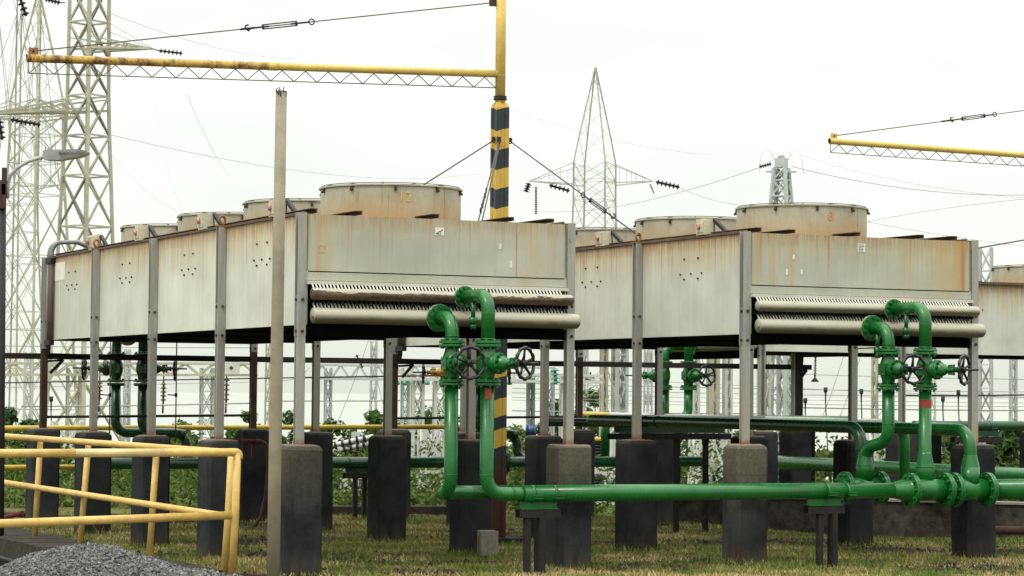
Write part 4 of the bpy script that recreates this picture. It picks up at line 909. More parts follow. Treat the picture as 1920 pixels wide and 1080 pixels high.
for i in range(len(us_) - 1):
    j0, j1 = random.uniform(-.01, .01), 0.006; b.box((PITU, us_[i], -0.72), (-0.62, us_[i + 1] - 0.003, 0.035 + random.uniform(-0.006, 0.006)))
k = b.build('pit_kerb', 'kerb', None, 'uv'); tag(k, 'dark mossy concrete kerb along the pit below the yellow guard rail', 'kerb')
b = MB(); b.tube([W(PITU - 0.05, 2.0, -0.16), W(PITU - 0.05, 9.5, -0.16)], 0.022, 10); b.build('pit_pipe', 'dark', None); tag(bpy.data.objects['pit_pipe'], 'thin dark pipe clipped to the face of the pit kerb', 'pipe')

# gravel heap: mound plus loose stones in one mesh
prof = [(-60, 1085), (0, 1063), (67, 1034), (110, 1026), (160, 1018.5), (213, 1023), (267, 1040), (333, 1062), (400, 1071), (445, 1079), (520, 1100)]
GY = 19.6
def crest(x):
    pts = [(at(px, py, GY).x, at(px, py, GY).z) for px, py in prof]
    if x <= pts[0][0]: return max(0, pts[0][1] - 0.5 * (pts[0][0] - x))
    for (a, za), (c_, zc_) in zip(pts, pts[1:]):
        if x <= c_: return za + (zc_ - za) * (x - a) / (c_ - a)
    return max(0, pts[-1][1] - 0.25 * (x - pts[-1][0]))
def pile(x, y):
    t = min(1, abs(y - GY) / 1.15); return crest(x) * (1 - t * t * (3 - 2 * t)) * 1.0 + 0.012 * fbm(x, y, 9, 3) * (1 if t < 1 else 0) - 0.02 - 0.05 * t
b = MB(); tint = []; b.smooth = True
nx, ny = 110, 60; x0, x1 = -5.0, -1.7
for j in range(ny + 1):
    for i in range(nx + 1): x = x0 + (x1 - x0) * i / nx; y = GY - 1.3 + 2.6 * j / ny; b.v.append(V3((x, y, pile(x, y)))); tint.append(random.uniform(0.1, 0.5))
for j in range(ny):
    for i in range(nx): q = j * (nx + 1) + i; b.f.append([q, q + 1, q + nx + 2, q + nx + 1]); b.mi.append(0); b.sm.append(True)
OCT = [(1, 0, 0), (-1, 0, 0), (0, 1, 0), (0, -1, 0), (0, 0, 1), (0, 0, -1)]; OF = [(0, 2, 4), (2, 1, 4), (1, 3, 4), (3, 0, 4), (2, 0, 5), (1, 2, 5), (3, 1, 5), (0, 3, 5)]
for _ in range(20000):
    x = random.uniform(-4.6, -1.75); y = random.gauss(GY - 0.25, 0.42) if random.random() < 0.85 else random.uniform(GY - 1.2, GY + 1)
    if crest(x) < 0.02 and random.random() < 0.8: continue
    z = pile(x, y); s = random.choice((0.006, 0.008, 0.010, 0.010, 0.013, 0.016, 0.02)); R = Matrix.Rotation(random.uniform(0, 6.28), 3, V3((random.uniform(-1, 1), random.uniform(-1, 1), random.uniform(-1, 1) + 0.01)).normalized())
    sx, sy, sz = s * random.uniform(.8, 1.5), s * random.uniform(.6, 1.1), s * random.uniform(.5, .9)
    b.add([V3((x, y, z + s * 0.4)) + R @ V3((a * sx, c_ * sy, d_ * sz)) for a, c_, d_ in OCT], OF, False); tint += [min(1, max(0, random.gauss(0.45, 0.25)))] * 6
g = b.build('gravel_pile', 'gravel', None, 'l', tint, 'stuff'); tag(g, 'heap of grey crushed gravel in the lower left corner', 'gravel')

T = thing('hollow_block', 'pale hollow concrete block standing on the grass', 'block', tuple(at(914, 1040, 24.9).xy) + (0,), 0.42 - 0.16, None, 'w')
b = MB(); W2, D2, H2 = 0.165, 0.10, 0.245; e = 0.025
b.box((-W2 / 2, -D2, 0), (W2 / 2, -D2 + e, H2)); b.box((-W2 / 2, D2 - e, 0), (W2 / 2, D2, H2)); b.box((-W2 / 2, -D2 + e, 0), (W2 / 2, D2 - e, e)); b.box((-W2 / 2, -D2 + e, H2 - e), (W2 / 2, D2 - e, H2)); b.box((-W2 / 2 + 0.02, -D2 + e, e), (-W2 / 2 + 0.05, D2 - e, H2 - e))
for i in range(len(b.v)): b.v[i] += V3((random.uniform(-.004, .004), random.uniform(-.004, .004), random.uniform(-.002, .004)))
b.build('shell', 'block', T)

# hose on a rusty pipe near the rear right leg of the left unit
hp = at(470, 828, 30.2)
T = thing('water_hose', 'dull red hose hanging from a rusty tap pipe to the grass', 'hose', (hp.x, hp.y, 0), 0, None, 'w')
b = MB(); b.tube([at(395, 823, 30.2), at(445, 826, 30.2), at(491, 829, 30.2)], 0.026, 12); b.cyl(at(478, 828, 30.2), at(487, 829, 30.2), 0.036, 12); b.cyl(at(468, 828, 30.2), at(471, 828, 30.2), 0.034, 12); b.bar(at(474, 830, 30.2), at(474, 860, 30.2), 0.03); b.build('tap_pipe', 'redm', T, 'w')
b = MB(); b.tube(fillet([at(488, 828, 30.1), at(500, 829, 30.1), at(502, 880, 30.1), at(498, 930, 30.0), at(489, 968, 29.9), at(478, 987, 29.8)], 0.12, 6), 0.021, 12); b.build('hose', 'hose', T, 'w')
# thin drain rods with small taps behind the left unit
for (px, lab) in ((207, 'left'), (331, 'right')):
    p = at(px, 640, 31.2); T = thing('drain_rod', 'thin rusty drain rod with a small tap, %s of the dark green valves' % lab, 'pipe', (p.x, p.y, 0), 0, 'thin drain rods', 'w')
    b = MB(); b.cyl(at(px + 0.5, 636, 31.2), at(px - 2, 830, 31.2), 0.0085, 6); b.build('rod', 'wirer', T, 'w')
    b = MB(); q = at(px - 1, 741, 31.2); b.cyl(q - V3((0, 0, .02)), q + V3((0, 0, .025)), 0.018, 8); b.cyl(q, at(px - 17, 740, 31.2), 0.008, 6); b.build('tap', 'dark', T, 'w')

# far handrails
def farrail(name, label, segs, posts, r, mat, group=None):
    T = thing(name, label, 'railing', (segs[0][0].x, segs[0][0].y, 0), 0, group, 'w')
    for (a, c_, m) in segs: b = MB(); b.tube([a, c_], r, 12); b.build('rail', m, T, 'w')
    for p in posts: b = MB(); b.cyl((p.x, p.y, p.z - 1.25), p, r * 0.95, 10); b.build('post', mat, T, 'w')
A0, A1 = W(-3, 9.9, 1.105), W(6.05, 9.9, 1.15)
farrail('far_handrail', 'bright yellow pipe handrail running behind the left unit', [(A0, A1, 'railf'), (A0 - V3((0, 0, .48)), W(2.2, 9.9, 0.64), 'railf')], [W(-1.5, 9.9, 1.1), W(3.85, 9.9, 1.13), W(6.0, 9.9, 1.14)], 0.033, 'railf')
B0, B1 = at(1088, 776, 37.5), at(1500, 787.5, 30.6)
seg = [(B0, B0 + (B1 - B0) * 0.17, 'railf'), (B0 + (B1 - B0) * 0.17, B0 + (B1 - B0) * 0.42, 'cab'), (B0 + (B1 - B0) * 0.42, B0 + (B1 - B0) * 0.72, 'cab'), (B0 + (B1 - B0) * 0.72, B0 + (B1 - B0) * 0.87, 'railf'), (B0 + (B1 - B0) * 0.87, B1 + (B1 - B0) * 0.3, 'cab')]
farrail('far_handrail', 'white and yellow banded handrail pipe behind the unit numbered 8', seg, [], 0.036, 'railf')
p = at(1000, 806, 35.5)
T = thing('blue_actuator', 'small blue valve actuator showing beside the striped mast', 'valve', tuple(p.xy) + (0,), 0, None, 'w')
b = MB(); b.cyl(at(985, 806, 35.5), at(1006, 808, 35.5), 0.075, 14); b.cyl(at(986, 806, 35.5), at(989, 806, 35.5), 0.095, 14); b.cyl(at(1002, 808, 35.5), at(1005, 808, 35.5), 0.095, 14); b.cyl(at(996, 800, 35.5), at(996, 797, 35.5), 0.04, 10); b.build('body', 'blue', T, 'w')
b = MB(); b.cyl((p.x, p.y, -0.3), (p.x, p.y, p.z - 0.05), 0.03, 10); b.build('stand', 'beam', T, 'w')

# low walls and kerbs at the back of the yard
b = MB(); k0, k1 = at(430, 968, 33.2), at(905, 968, 33.4)
d = (k1 - k0).normalized(); nrm = V3((-d.y, d.x, 0)); c = (k0 + k1) / 2; b.obox((c.x, c.y, -0.05), (d, nrm, (0, 0, 1)), ((k1 - k0).length / 2, 0.14, 0.15)); o = b.build('low_kerb', 'kerb'); tag(o, 'low dark kerb at the back of the grass between the left piers', 'kerb')
b = MB(); k0, k1 = at(1170, 960, 33.0), at(2050, 985, 30.9); d = (k1 - k0).normalized(); nrm = V3((-d.y, d.x, 0)); c = (k0 + k1) / 2
b.obox((c.x, c.y, -0.05), (d, nrm, (0, 0, 1)), ((k1 - k0).length / 2, 0.11, 0.34)); b.mat(1); b.obox((c.x, c.y, 0.305), (d, nrm, (0, 0, 1)), ((k1 - k0).length / 2 + .02, 0.14, 0.014)); o = b.build('low_wall', ['wall', 'cap']); tag(o, 'low stained concrete wall with a pale cap behind the right hand piers', 'wall')
b = MB(); b.tube([at(1860, 994, 29.5), at(2000, 996, 29.2)], 0.05, 12); o = b.build('ground_pipe', 'rustcol'); tag(o, 'dark rusty pipe lying on the grass at the right edge', 'pipe')
for (a, c_, w_) in (((0, 972), (42, 962), 'behind the guard rail at the left edge'), ((5, 962), (46, 966), 'behind the guard rail at the left edge'), ((320, 978), (362, 974), 'between the second and third left piers'), ((322, 988), (350, 990), 'between the second and third left piers')):
    b = MB(); b.tube([at(a[0], a[1], 31.0), at(c_[0], c_[1], 30.6)], 0.03, 8); o = b.build('scrap_pipe', 'redm'); tag(o, 'faded red scrap pipe on the grass ' + w_, 'scrap', 'red scrap pipes ' + w_)

# street lamp at the left edge
LY = 27.0; lb = at(1, 1000, LY)
T = thing('street_lamp', 'grey street lamp with a slotted head on a curved arm at the left edge', 'street lamp', (lb.x, lb.y, 0), 0, None, 'w')
b = MB(); b.cyl((lb.x, lb.y, -0.2), at(5, 338, LY), 0.04, 14); b.build('pole', 'dark', T, 'w')
b = MB(); b.obox(at(8, 340, LY - 0.05), ((1, 0, 0), (0, 1, 0), (0, 0, 1)), (0.022, 0.03, 0.145)); b.obox(at(4, 368, LY - 0.05), ((1, 0, 0), (0, 1, 0), (0, 0, 1)), (0.04, 0.03, 0.13)); b.build('bracket', 'rustcol', T, 'w')
b = MB(); b.tube([at(14, 372, LY), at(15, 345, LY), at(20, 328, LY), at(32, 315, LY), at(52, 303, LY), (at(70, 297, LY)), at(88, 293.5, LY)], 0.02, 12); b.build('arm', 'lamp', T, 'w')
b = MB()
hx = [(82, 283, 299, .06), (90, 282, 301, .09), (112, 282.5, 301.5, .12), (128, 282, 298, .14), (150, 282, 295, .14), (164, 284, 290, .10), (168, 286, 287.5, .05)]
vs = []
for (px, y0, y1, hw) in hx:
    a_, c_ = at(px, y0, LY), at(px, y1, LY)
    vs += [a_ + V3((0, -hw, 0)), a_ + V3((0, hw, 0.01)), c_ + V3((0, hw * .8, 0)), c_ + V3((0, -hw * .8, 0))]
b.add(vs, [(k * 4 + i, k * 4 + (i + 1) % 4, k * 4 + 4 + (i + 1) % 4, k * 4 + 4 + i) for k in range(len(hx) - 1) for i in range(4)] + [(3, 2, 1, 0), tuple(range(len(vs) - 4, len(vs)))], False)
b.mat(1)
for i in range(7):
    px = 116 + i * 7; q = at(px, 286, LY); b.obox(q + V3((0, -0.137 + 0.004 * i, -0.012)), ((1, -0.05, -0.25), (0, 1, 0), (0.25, 0, 1)), (0.014, 0.02, 0.008))
for px in (85, 91): q = at(px, 281, LY); b.cyl(q, q + V3((0, 0, 0.025)), 0.005, 6)
b.build('lamp_head', ['lamp', 'lampd'], T, 'w')

# ------------------------------------------------------------------ pylons, gantries, switchyard
def lattice(b, c, yaw, levels, lw, bw, x2=True, horiz=True, dk=0.0):
    """square lattice: levels = [(z, half side)], legs of width lw, bracing of width bw"""
    c = V3(c); P = []
    for (z, h) in levels: P.append([c + Matrix.Rotation(yaw, 3, 'Z') @ V3((x * h, y * h, z)) for x, y in ((-1, -1), (1, -1), (1, 1), (-1, 1))])
    for i in range(len(P) - 1):
        for k in range(4):
            l = (k + 1) % 4; b.bar(P[i][k], P[i + 1][k], lw)
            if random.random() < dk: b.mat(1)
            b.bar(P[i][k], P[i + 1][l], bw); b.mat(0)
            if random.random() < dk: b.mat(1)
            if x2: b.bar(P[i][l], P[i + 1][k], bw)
            b.mat(0)
            if horiz and i: b.bar(P[i][k], P[i][l], bw)
    return P
def levels(z0, h0, z1, h1, ratio=1.0, n=None):
    out = [(z0, h0)]; z = z0
    if n: return [(z0 + (z1 - z0) * i / n, h0 + (h1 - h0) * i / n) for i in range(n + 1)]
    while z < z1 - 0.4:
        h = h0 + (h1 - h0) * (z - z0) / (z1 - z0); z = min(z1, z + 2 * h * ratio); out.append((z, h0 + (h1 - h0) * (z - z0) / (z1 - z0)))
    return out
def insulator(b, a, c_, r, n=None, m0=0, m1=1):
    a, c_ = V3(a), V3(c_); L = (c_ - a).length; n = n or max(4, int(L / (r * 1.1))); d = (c_ - a).normalized()
    b.mat(m0); b.cyl(a, c_, r * 0.35, 6)
    for i in range(n): p = a + d * L * (i + 0.5) / n; b.lathe([(r * 0.4, -r * 0.28), (r, r * 0.1), (r * 0.95, r * 0.22), (r * 0.4, r * 0.3)], p, d, 10)
def gz(X, Y): return zfall(X, Y) - 0.3
# near left tower with cross arms
Yt = 100.0; ct = at(156, 740, Yt); ct.z = 0; K = Yt / F_PX
T = thing('lattice_pylon', 'tall cream lattice pylon crossing the top edge left of the pipe pole', 'pylon', (ct.x, ct.y, 0), 0, 'transmission pylons', 'w')
zt = lambda px, py, Y: at(px, py, Y).z
b = MB(); h = lambda R: R * K * 0.7071
base = gz(ct.x, Yt)
lv = [(base, h(84))] + [(zt(156, y, Yt), h(R)) for y, R in ((830, 72), (715, 64), (610, 58), (520, 53), (425, 49), (330, 45), (255, 41), (180, 38.5), (110, 37.5), (42, 37), (-30, 36.5), (-100, 36), (-170, 35))]
PP = lattice(b, ct, pi / 4 + 0.19, lv, 0.125, 0.065, dk=0.45); b.build('lattice', ['lat', 'latk'], T, 'w')
b = MB()
for (tip, y0) in ((at(284, 91, Yt - 1), 93), (at(-30, 214, Yt - 3), 207)):
    zr = zt(156, y0, Yt)
    for k in (0, 1, 2, 3):
        p = ct + Matrix.Rotation(pi / 4 + 0.19, 3, 'Z') @ V3(((-1, 1, 1, -1)[k] * h(38), (-1, -1, 1, 1)[k] * h(38), zr)); b.bar(p, tip, 0.085); q = V3(p); q.z += 0.45; b.bar(q, tip, 0.05)
        for f in (0.25, 0.5, 0.75): b.bar(p + (tip - p) * f, q + (tip - q) * (f + 0.12), 0.05)
b.build('cross_arm', 'lat', T, 'w')
b = MB(); insulator(b, at(298, 95, Yt - 1), at(342, 100, Yt - 1), 0.11, 6); b.bar(at(284, 91, Yt - 1), at(298, 95, Yt - 1), 0.04); b.build('insulator', ['ins', 'ins'], T, 'w')
b = MB(); insulator(b, at(20, 224, Yt - 3), at(76, 234, Yt - 3), 0.13, 7); b.build('insulator', ['ins', 'ins'], T, 'w')
b = MB(); insulator(b, at(84, -2, Yt), at(112, 5, Yt), 0.12, 5); b.bar(at(112, 5, Yt), at(122, 5, Yt), 0.04); b.build('insulator', ['ins', 'ins'], T, 'w')

def pyramid_pylon(label, px, Y, apex_y, neck_y, arm_y, R0, armL, armR, base_R, yaw, ins, mat, lw):
    c = at(px, 740, Y); c.z = 0; K = Y / F_PX
    T = thing('lattice_pylon', label, 'pylon', (c.x, c.y, 0), 0, 'transmission pylons', 'w')
    z = lambda py: at(px, py, Y).z
    b = MB(); h = lambda R: R * K * 0.7071; base = gz(c.x, Y)
    zq = z(arm_y + 150); lv = [(base + (zq - base) * t, h(base_R + (R0 * 1.12 - base_R) * t)) for t in (0, 0.3, 0.56, 0.8, 1.0)] + [(z(arm_y + 90), h(R0 * 1.04)), (z(arm_y + 38), h(R0)), (z(arm_y), h(R0)), (z(neck_y), h(R0))]
    lattice(b, c, yaw, lv, lw, lw * 0.34)
    H = neck_y - apex_y; lv = [(z(neck_y), h(R0))] + [(z(neck_y - H * t), h(R0 * (1 - t) + 1.5)) for t in (0.28, 0.52, 0.74, 0.9, 1.0)]
    lattice(b, c, yaw, lv, lw * 0.78, lw * 0.24, False, False); b.obox((c.x, c.y, z(apex_y)), ((1, 0, 0), (0, 1, 0), (0, 0, 1)), (lw, lw, lw * 1.2))
    b.build('lattice', mat, T, 'w')
    for tx in (armL, armR):
        b = MB(); tip = at(tx, arm_y + 2, Y)
        s_ = 1 if tx > px else -1
        for k in range(4):
            p = c + Matrix.Rotation(yaw, 3, 'Z') @ V3(((-1, 1, 1, -1)[k] * h(R0), (-1, -1, 1, 1)[k] * h(R0), z(arm_y + 8))); q = V3(p); q.z = z(neck_y)
            if (p.x - c.x) * s_ < -h(R0) * 0.4: continue
            b.bar(p, tip, lw * 0.62); b.bar(q, tip, lw * 0.42)
            for f in (0.3, 0.55, 0.78): b.bar(p + (tip - p) * f, q + (tip - q) * f, lw * 0.25)
        b.build('cross_arm', mat, T, 'w')
    for (a, c_, r) in ins: b = MB(); insulator(b, at(a[0], a[1], Y), at(c_[0], c_[1], Y), r, None); b.build('insulator', ['ins', 'ins'], T, 'w')
    return T
pyramid_pylon('cream lattice pylon with a pointed top at the left edge', 60, 128.0, -15, 190, 216, 49, -60, 150, 95, pi / 4 + 0.19, (((36, -8), (49, 30), 0.22), ((-3, 215), (4, 262), 0.22)), 'lat', 0.115)
pyramid_pylon('faint lattice pylon farthest back at the left edge', 24, 175.0, -300, 20, 345, 40, -90, 112, 70, pi / 4 + 0.3, (), 'latf', 0.11)
pyramid_pylon('slender cream lattice pylon with a pointed top and side arms right of the striped mast', 1112, 150.0, 130, 306, 338, 44, 992, 1224, 60, pi / 4 + 0.42, (((992, 343), (986, 360), 0.2), ((1030, 347), (1068, 358), 0.2), ((1230, 341), (1274, 351), 0.2), ((1005, 350), (1005, 402), 0.10), ((1219, 345), (1226, 362), 0.07)), 'latf', 0.082)
# slim grey towers
def slim_tower(label, px, Y, top, lv, lw, mat, yaw, cap=True, wires=()):
    c = at(px, 740, Y); c.z = 0; K = Y / F_PX; T = thing('lattice_tower', label, 'tower', (c.x, c.y, 0), 0, 'slim switchyard towers', 'w')
    z = lambda py: at(px, py, Y).z; b = MB(); L = [(gz(c.x, Y), lv[0][1] * K * 0.7071)] + [(z(y), R * K * 0.7071) for y, R in lv[1:]]; lattice(b, c, yaw, L, lw, lw * 0.45, dk=0.35); b.build('lattice', [mat, 'latd'], T, 'w')
    if cap:
        b = MB(); zt_ = z(top); Rr = lv[-1][1] * K
        b.obox((c.x, c.y, z(lv[-1][0]) + 0.15), (Matrix.Rotation(yaw, 3, 'Z') @ V3((1, 0, 0)), Matrix.Rotation(yaw, 3, 'Z') @ V3((0, 1, 0)), (0, 0, 1)), (Rr * 0.68, Rr * 0.68, 0.14)); b.cyl((c.x, c.y, z(lv[-1][0]) + 0.3), (c.x, c.y, zt_), Rr * 0.5, 10, Rr * 0.35)
        for s_ in (-1, 1): q = V3((c.x + s_ * Rr * 0.9, c.y, z(top + 12))); b.tube([q, q + V3((s_ * .12, 0, .28)), q + V3((s_ * .3, 0, .32)), q + V3((s_ * .42, 0, .05)), q + V3((s_ * .46, 0, -0.4))], 0.007, 6); b.bar(V3((c.x, c.y, z(top + 35))), q + V3((s_ * .25, 0, -0.35)), 0.05)
        b.build('head', mat, T, 'w')
    for (a, c_) in wires: b = MB(); insulator(b, at(a[0], a[1], Y), at(c_[0], c_[1], Y), 0.07, 5); b.build('insulator', ['ins', 'ins'], T, 'w')
    return T
slim_tower('slim grey steel tower rising behind the fan ring with the faded 8', 1463, 75.0, 288, [(960, 44), (830, 40), (740, 36), (660, 33), (590, 31), (520, 29), (450, 26.5), (405, 24), (368, 20.5), (338, 17), (315, 14.5)], 0.095, 'latg', pi / 4 + 0.35, True, (((1424, 313), (1446, 307)),))
slim_tower('thin grey lattice tower behind the right end of the unit numbered 8', 1848, 78.0, 438, [(960, 18)] + [(y, 15) for y in range(860, 455, -44)], 0.06, 'latg', pi / 4 + 0.5, False)

def gantry_col(T, px, Y, y0, y1, hw, lw, mat, n, yaw=0.3):
    c = at(px, 740, Y); c.z = 0; b = MB(); K = Y / F_PX; zb = gz(c.x, Y); z1 = at(px, y0, Y).z
    lattice(b, c, yaw, levels(zb, hw * K * 0.75, z1, hw * K * 0.75, n=max(4, int(n * .8))), lw * 0.62, lw * 0.26, dk=0.25); b.build('column', [mat, 'latd'], T, 'w')
def gantry_beam(T, p0, p1, hpx, Y0, mat, lw, step=0.7, depth=0.5):
    b = MB(); d = (p1 - p0).normalized(); L = (p1 - p0).length; n = max(4, int(L / step)); dn = V3((0, 0, -hpx)); bk = V3((-d.y, d.x, 0)) * depth
    for o_ in (V3(), bk):
        b.bar(p0 + o_, p1 + o_, lw); b.bar(p0 + dn + o_, p1 + dn + o_, lw)
        for i in range(n):
            a0, a1 = p0 + d * L * i / n, p0 + d * L * (i + 1) / n
            b.bar((a0 if i % 2 else a0 + dn) + o_, (a1 + dn if i % 2 else a1) + o_, lw * 0.6)
    for i in range(n + 1): a = p0 + d * L * i / n; b.bar(a, a + bk, lw * 0.5); b.bar(a + dn, a + dn + bk, lw * 0.5)
    b.build('truss_beam', mat, T, 'w')
Yg = 80.0; g0 = at(-40, 740, Yg)
T = thing('switchyard_gantry', 'cream lattice gantry with hanging insulator strings seen under the unit numbered 12', 'gantry', (g0.x, g0.y, 0), 0, 'switchyard gantries', 'w')
gantry_beam(T, at(-60, 681, Yg), at(480, 682, Yg), 0.36, Yg, 'lat', 0.075, 0.45)
for px, hw, m in ((388, 14, 'latg'), (270, 5, 'lat'), (138, 15, 'lat'), (-20, 14, 'lat')): gantry_col(T, px, Yg + 0.4, 690, 950, hw, 0.1, m, 9)
for (x, y0, y1) in ((187, 706, 772), (307, 708, 775), (425, 700, 775)):
    b = MB(); insulator(b, at(x, y0 + 8, Yg), at(x - 1, y1 - 22, Yg), 0.11, 5, 0, 0); b.cyl(at(x - 1, y1 - 22, Yg), at(x - 2, y1, Yg), 0.035, 6); b.cyl(at(x, 690, Yg), at(x, y0 + 8, Yg), 0.025, 6); b.build('insulator', ['insb'], T, 'w')
b = MB(); q = at(435, 690, Yg - 0.3); b.obox(q, ((1, 0, 0), (0, 1, 0), (0, 0, 1)), (0.24, 0.02, 0.2)); b.mat(1); b.obox(q + V3((-.02, -0.024, 0)), ((1, 0, 1), (0, 1, 0), (-1, 0, 1)), (0.05, 0.004, 0.05)); b.build('sign_plate', ['cab', 'redm'], T, 'w')
Yg = 70.0; g0 = at(600, 740, Yg)
T = thing('switchyard_gantry', 'grey lattice gantry with a zigzag beam seen between the two units', 'gantry', (g0.x, g0.y, 0), 0, 'switchyard gantries', 'w')
gantry_beam(T, at(585, 684, Yg), at(1040, 690, Yg), 0.38, Yg, 'latg', 0.06, 0.25)
for px, hw, m in ((615, 7, 'latg'), (760, 8, 'latg'), (1030, 9, 'latg')): gantry_col(T, px, Yg + 0.3, 690, 940, hw, 0.07, m, 12)
for x in range(745, 960, 14):
    b = MB(); b.lathe([(0.02, 0), (0.085, 0.02), (0.07, 0.06), (0.02, 0.2)], at(x, 722, Yg), (0, 0, 1), 8); b.build('insulator', 'insg', T, 'w')
b = MB(); insulator(b, at(668, 665, Yg - 2), at(680, 690, Yg - 2), 0.06, 5, 0, 0); b.build('insulator', ['ins'], T, 'w')
Yg = 62.0; g0 = at(820, 740, Yg)
T = thing('switchyard_gantry', 'pale lattice gantry standing left of the striped mast', 'gantry', (g0.x, g0.y, 0), 0, 'switchyard gantries', 'w')
gantry_beam(T, at(745, 698, Yg), at(1130, 705, Yg), 0.16, Yg, 'latw', 0.07, 0.5)
for px, hw, m in ((783, 12, 'latw'), (825, 13, 'latw'), (1062, 12, 'latw'), (995, 6, 'latd')): gantry_col(T, px, Yg + 0.3, 700, 950, hw, 0.10, m, 9, 0.2)
b = MB(); insulator(b, at(1040, 690, Yg - 1), at(1042, 720, Yg - 1), 0.11, 4, 0, 0); b.build('insulator', ['insg'], T, 'w')
Yg = 66.0; g0 = at(1160, 740, Yg)
T = thing('switchyard_gantry', 'pale lattice gantry seen under the middle of the unit numbered 8', 'gantry', (g0.x, g0.y, 0), 0, 'switchyard gantries', 'w')
for px, hw, m, lw in ((1162, 13, 'latg', 0.13), (1132, 6, 'lat', 0.09), (1303, 7, 'latw', 0.1), (1337, 8, 'lat', 0.16), (1364, 7, 'latw', 0.1), (1432, 11, 'latw', 0.09), (1478, 18, 'latg', 0.14)): gantry_col(T, px, Yg + 0.3, 560, 955, hw, lw, m, 10, 0.35)
gantry_beam(T, at(1110, 600, Yg), at(1520, 604, Yg), 0.4, Yg, 'latw', 0.07, 0.5)
b = MB(); insulator(b, at(1529, 668, Yg), at(1528, 712, Yg), 0.05, 9, 0, 0); b.lathe([(0.02, 0), (0.12, 0.0), (0.02, 0.12)], at(1528, 716, Yg), (0, 0, 1), 10); b.build('insulator', ['ins'], T, 'w')
b = MB(); b.lathe([(0.02, -0.02), (0.14, 0.0), (0.03, 0.14), (0.02, 0.2)], at(1107, 712, Yg), (0, 0, 1), 10); b.build('insulator', ['ins'], T, 'w')
# big white bracing low behind the kerb
for (lab, px, Y, hw, top) in (('white X braced steel frame behind the kerb beside the left green riser', 812, 43.0, 26, 800), ('white X braced steel frame low behind the left guard rail', 128, 46.0, 34, 790), ('white X braced steel frame behind the middle piers', 1170, 44.0, 40, 805), ('white X braced steel frame low behind the gap right of the middle piers', 1325, 45.0, 30, 800), ('pale X braced frame behind the double bend riser', 1655, 48.0, 26, 810)):
    c = at(px, 740, Y); T = thing('braced_tower', lab, 'tower', (c.x, c.y, 0), 0, 'low braced frames in the switchyard', 'w'); K = Y / F_PX; b = MB(); cc = V3((c.x, c.y, 0)); z1 = at(px, top, Y).z
    lattice(b, cc, 0.25, levels(gz(c.x, Y), hw * K * 0.8, z1, hw * K * 0.75, n=2), 0.075, 0.045); b.build('lattice', 'latw', T, 'w')
# switchgear
def post_ins(b, px, y0, y1, Y, r, m): b.mat(m); insulator(b, at(px, y0, Y), at(px, y1, Y), r, None, m, m)
Y = 42.0; c = at(655, 900, Y)
T = thing('circuit_breaker', 'pale switchgear cabinet with brown ribbed bushings behind the kerb', 'switchgear', (c.x, c.y, gz(c.x, Y)), 0, None, 'w')
b = MB(); b.obox(at(658, 920, Y), ((1, 0.2, 0), (-0.2, 1, 0), (0, 0, 1)), (0.19, 0.2, 0.20)); b.obox(at(660, 918, Y - 0.22), ((1, 0.2, 0), (-0.2, 1, 0), (0, 0, 1)), (0.12, 0.02, 0.10)); b.obox(at(655, 875, Y), ((1, 0, 0), (0, 1, 0), (0, 0, 1)), (0.10, 0.1, 0.12)); b.bar(at(650, 945, Y), at(650, 975, Y), 0.1); b.bar(at(668, 945, Y), at(668, 975, Y), 0.1); b.obox(at(660, 955, Y), ((1, 0, 0), (0, 1, 0), (0, 0, 1)), (0.55, 0.12, 0.05)); b.build('cabinet', 'cab', T, 'w')
b = MB(); b.obox(at(667, 820, Y), ((1, 0, 0), (0, 1, 0), (0, 0, 1)), (0.07, 0.07, 0.09)); b.build('head', 'latg', T, 'w')
for (px, y0, y1, r, m) in ((667, 835, 895, 0.07, 'insb'), (632, 880, 955, 0.06, 'ins'), (655, 890, 955, 0.06, 'ins'), (617, 838, 900, 0.07, 'ins')): b = MB(); insulator(b, at(px, y0, Y), at(px, y1, Y), r, 13, 0, 0); b.build('bushing', [m], T, 'w')
for j, (x0, y0, x1, y1) in enumerate(((622, 838, 690, 820), (640, 845, 700, 830))): b = MB(); insulator(b, at(x0, y0, Y - 0.3), at(x1, y1, Y - 0.3), 0.085, 5, 0, 0); b.mat(1); b.cyl(at(x0 - 20, y0 + 2, Y - .3), at(x1 + 10, y1 - 2, Y - .3), 0.038, 8); b.build('bushing', ['ins', 'cab'], T, 'w')
for (lab, px, y0, y1, Y, r, cap_) in (('black ribbed insulator with a yellow cap behind the right hand middle piers', 1122, 822, 872, 43.0, 0.12, True), ('black ribbed insulator post right of the left frame', 796, 880, 950, 44.0, 0.07, False), ('black ribbed insulator post below the yellow capped one', 1122, 885, 930, 42.0, 0.12, False), ('dark ribbed insulator post beside the striped mast foot', 968, 905, 960, 42.0, 0.09, False)):
    c = at(px, y1, Y); T = thing('post_insulator', lab, 'insulator', (c.x, c.y, gz(c.x, Y)), 0, 'ribbed insulator posts', 'w'); b = MB(); insulator(b, at(px, y0 + 4, Y), at(px, y1, Y), r, 8, 0, 0); b.build('ribs', ['ins'], T, 'w')
    if cap_: b = MB(); b.cyl(at(px, y0 - 2, Y), at(px, y0 + 5, Y), r * 1.1, 12); b.build('cap', 'railf', T, 'w')
    b = MB(); b.cyl(at(px, y1, Y), (c.x, c.y, gz(c.x, Y)), r * 0.7, 10); b.obox(at(px + 8, y1 + 6, Y), ((1, 0, 0), (0, 1, 0), (0, 0, 1)), (r * 1.6, r, r)); b.build('stand', 'cab', T, 'w')
